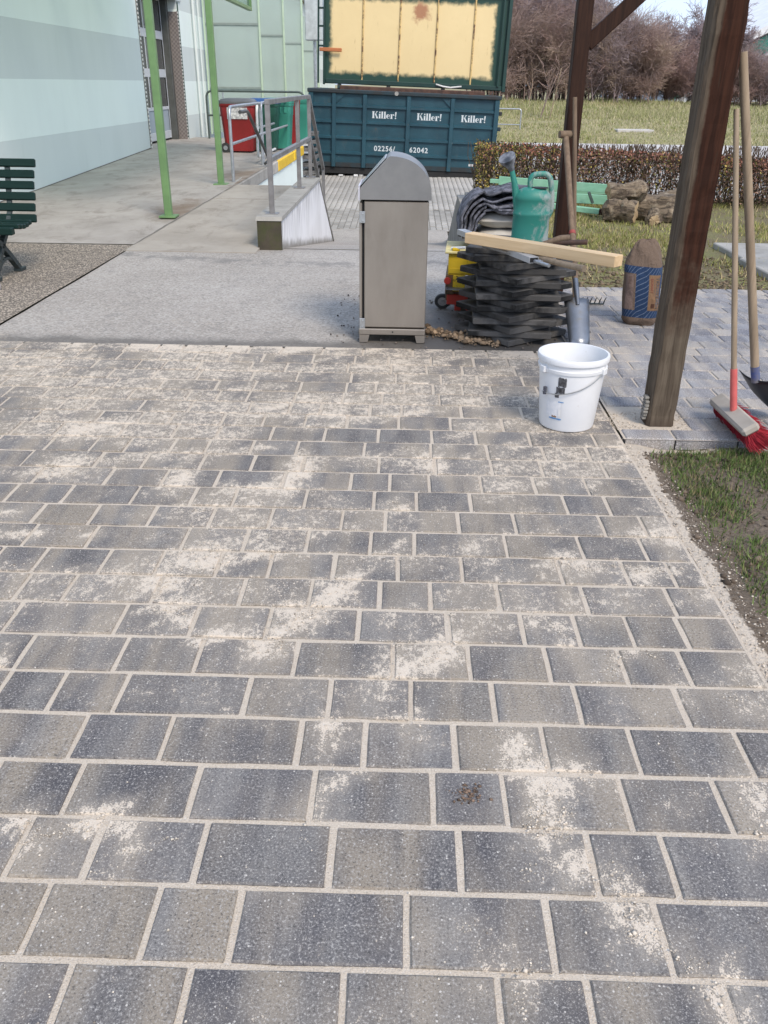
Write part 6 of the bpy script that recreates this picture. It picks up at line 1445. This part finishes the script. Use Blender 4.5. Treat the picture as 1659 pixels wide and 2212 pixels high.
def glog(label, px, py, dz, L, r, rz, seed): p = gnd(px, py); log(label, p[0], p[1] + r * .6, lawnh(p[0], p[1]) - .015 + dz, L, r, math.radians(rz), seed)
glog('stout pale log under the dark log, at the green planks', 1340, 482, 0, .40, .145, 150, 1)
glog('dark gnarled log lying on top of the log pile', 1348, 478, .25, .50, .125, 12, 2)
glog('longest gnarled log in the middle of the pile', 1420, 478, 0, .62, .165, -12, 3)
glog('smallest round log in front of the pile', 1412, 486, -.01, .20, .095, 80, 4)
glog('log half hidden behind the weathered post', 1468, 471, 0, .42, .15, 60, 5)
glog('pale log at the back of the pile', 1455, 458, .02, .5, .13, 5, 6)
M_PGREEN = woodmat('mint_painted_plank', (.24, .47, .33, 1), (.20, .40, .275, 1), (.30, .50, .38, 1), (1, 9, 9), .6, bump=.1)
def plank(label, ax_, ay, az, bx_, by, bz, w_, th, end=False):
    a = Vector((ax_, ay, az)); b = Vector((bx_, by, bz)); t_ = thing('painted_plank', label, 'plank', a, 0, 'painted planks by the hedge'); mb = MB(); mb.sq((0, 0, 0), b - a, w_, th); mb.build('board', M_PGREEN, t_)
    if end:
        d = (b - a); mb = MB(); mb.sq(d * .86, d * 1.002, w_ + .003, th + .003); mb.build('bare_end', M_POST, t_)
    return t_
plank('uppermost mint green plank resting towards the logs', 1.3, 12.6, .36, 2.92, 12.25, .30, .04, .11)
plank('white topped mint green plank behind the watering can', 1.2, 12.85, .33, 2.2, 12.7, .30, .10, .05)
plank('middle mint green plank with a dark cleat', 1.3, 12.4, .20, 2.90, 12.05, .18, .05, .12)
plank('mint green plank behind, between the upper and middle planks', 1.6, 12.75, .22, 2.95, 12.55, .25, .05, .09)
plank('lowest mint green plank with a bare brown end', 1.35, 12.3, .14, 2.80, 11.85, .04, .10, .07, True)
for (x, y, z), cl in (((2.28, 12.22, .40), 'small dark cleat standing on the uppermost mint green plank'), ((2.52, 12.0, .22), 'small dark cleat nailed across the middle mint green plank')):
    mb = MB(); mb.sq((0, 0, -.07), (-.07, 0, .07), .05, .035); tag(mb.build('dark_cleat', M_DTUBE, None, None, (x, y, z)), cl, 'cleat', 'cleats on the planks')
for i, (x0, x1, y0, y1) in enumerate(((3.40, 4.6, 8.75, 9.65), (3.36, 4.6, 7.85, 8.72))):
    mb = MB(); mb.box(x0, x1, y0, y1, -.04, .035, .01); tag(mb.build('stepping_slab', M_CAPC), ('pale concrete slab in the lawn nearest the logs', 'pale concrete slab in the lawn nearest the terrace')[i], 'slab', 'pale slabs in the lawn')
p = gnd(1368, 280, -.1); mb = MB(); mb.box(-.8, .8, -.5, .5, -.1, .12, .02); tag(mb.build('shaft_cover', M_ROAD, None, None, (atY(1368, 280, 41)[0], 41, float(bank_z(np.array(14.), np.array(41.))))), 'low concrete shaft cover in the grass bank', 'cover')

# ------------------------------------------------------------------ rubble and loose sand
def pebbles(name, P, S, cols, mat):
    """little faceted stones"""
    base = np.array([[1, 0, 0], [-1, 0, 0], [0, 1, 0], [0, -1, 0], [0, 0, 1], [0, 0, -1]], float); fc = np.array([[0, 2, 4], [2, 1, 4], [1, 3, 4], [3, 0, 4], [2, 0, 5], [1, 2, 5], [3, 1, 5], [0, 3, 5]])
    n = len(P); Q = base[None] * nrs.uniform(.6, 1.2, (n, 6, 1)) * np.asarray(S)[:, None, None]; Q[:, :, 2] *= .65; a = nrs.uniform(0, 6.28, n); c, s = np.cos(a), np.sin(a)
    Q = np.stack([Q[:, :, 0] * c[:, None] - Q[:, :, 1] * s[:, None], Q[:, :, 0] * s[:, None] + Q[:, :, 1] * c[:, None], Q[:, :, 2]], -1) + P[:, None, :]
    Fc = (np.arange(n)[:, None, None] * 6 + fc[None]).reshape(-1, 3); return fast_mesh(name, Q.reshape(-1, 3), Fc, mat, np.repeat(cols, 8, 0))
N = 420; t = nrs.rand(N); X = .12 + t * .52 + nrs.normal(size=N) * .04; Y = 5.86 - t * .36 + nrs.normal(size=N) * .05; S = nrs.gamma(2.2, .006, N).clip(.004, .034); X[:160] -= .04
C = np.array([.30, .215, .14]) * nrs.uniform(.35, 1.5, (N, 1)); tag(pebbles('rubble', np.stack([X, Y, S * .4 + .004], 1), S, C, M_TWIG), 'ochre stone rubble swept against the slab stack', 'rubble', kind='stuff')
N = 500; X = nrs.uniform(-.5, 1.15, N); Y = nrs.uniform(5.4, 7.0, N); S = nrs.gamma(2, .003, N).clip(.002, .012); C = np.array([.12, .10, .085]) * nrs.uniform(.4, 1.8, (N, 1))
tag(pebbles('grit', np.stack([X, Y, S * .3 + .003], 1), S, C, M_TWIG), 'dark grit scattered over the damp asphalt', 'grit', kind='stuff')
N = 320000; X = nrs.uniform(-2.9, 1.12, N); Y = .9 + nrs.rand(N) ** 1.25 * 3.6; dn_ = sand_at(X, Y); loc_ = fbm(X * 22, Y * 22, 3); k = nrs.rand(N) < np.clip((dn_ - .35) * 1.9 * np.clip((loc_ - .40) * 4, 0, 1), .003, 1); X, Y = X[k], Y[k]
S = nrs.gamma(3, .0006, len(X)).clip(.0008, .0042); C = np.array([.56, .50, .42]) * nrs.uniform(.65, 1.3, (len(X), 1)); C[nrs.rand(len(X)) < .08] = (.2, .17, .14)
tag(pebbles('loose_sand', np.stack([X, Y, S * .3 + .0005], 1), S, C, M_TWIG), 'pale jointing sand grains strewn over the paving', 'sand', kind='stuff')
N = 3500; Y = nrs.uniform(.3, 3.82, N); X = 1.1 + nrs.rand(N) ** 1.6 * .17; S = nrs.gamma(3, .0009, N).clip(.001, .008); P = np.stack([X, Y, soil_z(X, Y) + S * .4], 1); C = np.array([.55, .48, .40]) * nrs.uniform(.5, 1.3, (N, 1))
tag(pebbles('loose_sand', P, S, C, M_TWIG), 'strip of spilled sand between paving edge and soil', 'sand', kind='stuff')
N = 2600; a = nrs.rand(N) * 6.28; rr2 = .09 + nrs.rand(N) ** .8 * .13; X = POSTX + np.cos(a) * rr2 * 1.1 - .02; Y = POSTY + np.sin(a) * rr2 * .9 ; S = nrs.gamma(3, .0011, N).clip(.001, .007); C = np.array([.50, .43, .35]) * nrs.uniform(.5, 1.3, (N, 1))
kk = ~((abs(X - 1.33) < .072) & (abs(Y - 4.12) < .072)); X, Y, S, C = X[kk], Y[kk], S[kk], C[kk]
tag(pebbles('loose_sand', np.stack([X, Y, S * .4 - .003], 1), S, C, M_TWIG), 'coarse sand filling the gap round the weathered post', 'sand', kind='stuff')
N = 3000; X = nrs.uniform(1.15, 3.4, N); Y = nrs.uniform(.3, 3.8, N); S = nrs.gamma(2, .004, N).clip(.003, .022); P = np.stack([X, Y, soil_z(X, Y) + S * .2], 1); C = np.array([.125, .095, .07]) * nrs.uniform(.4, 1.5, (N, 1))
tag(pebbles('soil_crumbs', P, S, C, M_TWIG), 'brown crumbs of soil beside the paving', 'soil', kind='stuff')
c_ = gnd(1012, 1715); N = 90; X = c_[0] + nrs.normal(size=N) * .022; Y = c_[1] + nrs.normal(size=N) * .016; S = nrs.gamma(3, .0011, N).clip(.0012, .006); C = np.array([.16, .11, .08]) * nrs.uniform(.4, 1.5, (N, 1))
tag(pebbles('soil_crumbs', np.stack([X, Y, S * .4], 1), S, C, M_TWIG), 'little heap of brown soil crumbs on the sandy paving', 'soil', kind='stuff')
N = 60000; X = nrs.uniform(-2.6, 1.1, N); Y = .9 + nrs.rand(N) ** 1.2 * 3.4; dn_ = sand_at(X, Y); loc_ = fbm(X * 16 + 3, Y * 16, 3); k = nrs.rand(N) < np.clip((dn_ - .58) * 2.2, 0, 1) * np.clip((loc_ - .36) * 4, 0, 1); X, Y = X[k], Y[k]
S = nrs.gamma(3, .0011, len(X)).clip(.0012, .007); C = np.array([.58, .51, .425]) * nrs.uniform(.7, 1.2, (len(X), 1))
tag(pebbles('loose_sand', np.stack([X, Y, S * .25], 1), S, C, M_TWIG), 'thicker crumbs of damp sand in swept drifts', 'sand', kind='stuff')
N = 5200; X = nrs.uniform(1.15, 4.6, N); Y = 7.29 + nrs.rand(N) ** 1.4 * 1.7; S = nrs.gamma(2, .006, N).clip(.004, .03); P = np.stack([X, Y, lawn_z(X, Y) + S * .15], 1); C = np.array([.15, .115, .075]) * nrs.uniform(.4, 1.5, (N, 1))
tag(pebbles('soil_crumbs', P, S, C, M_TWIG), 'brown clods of dug soil between terrace and lawn', 'soil', kind='stuff')
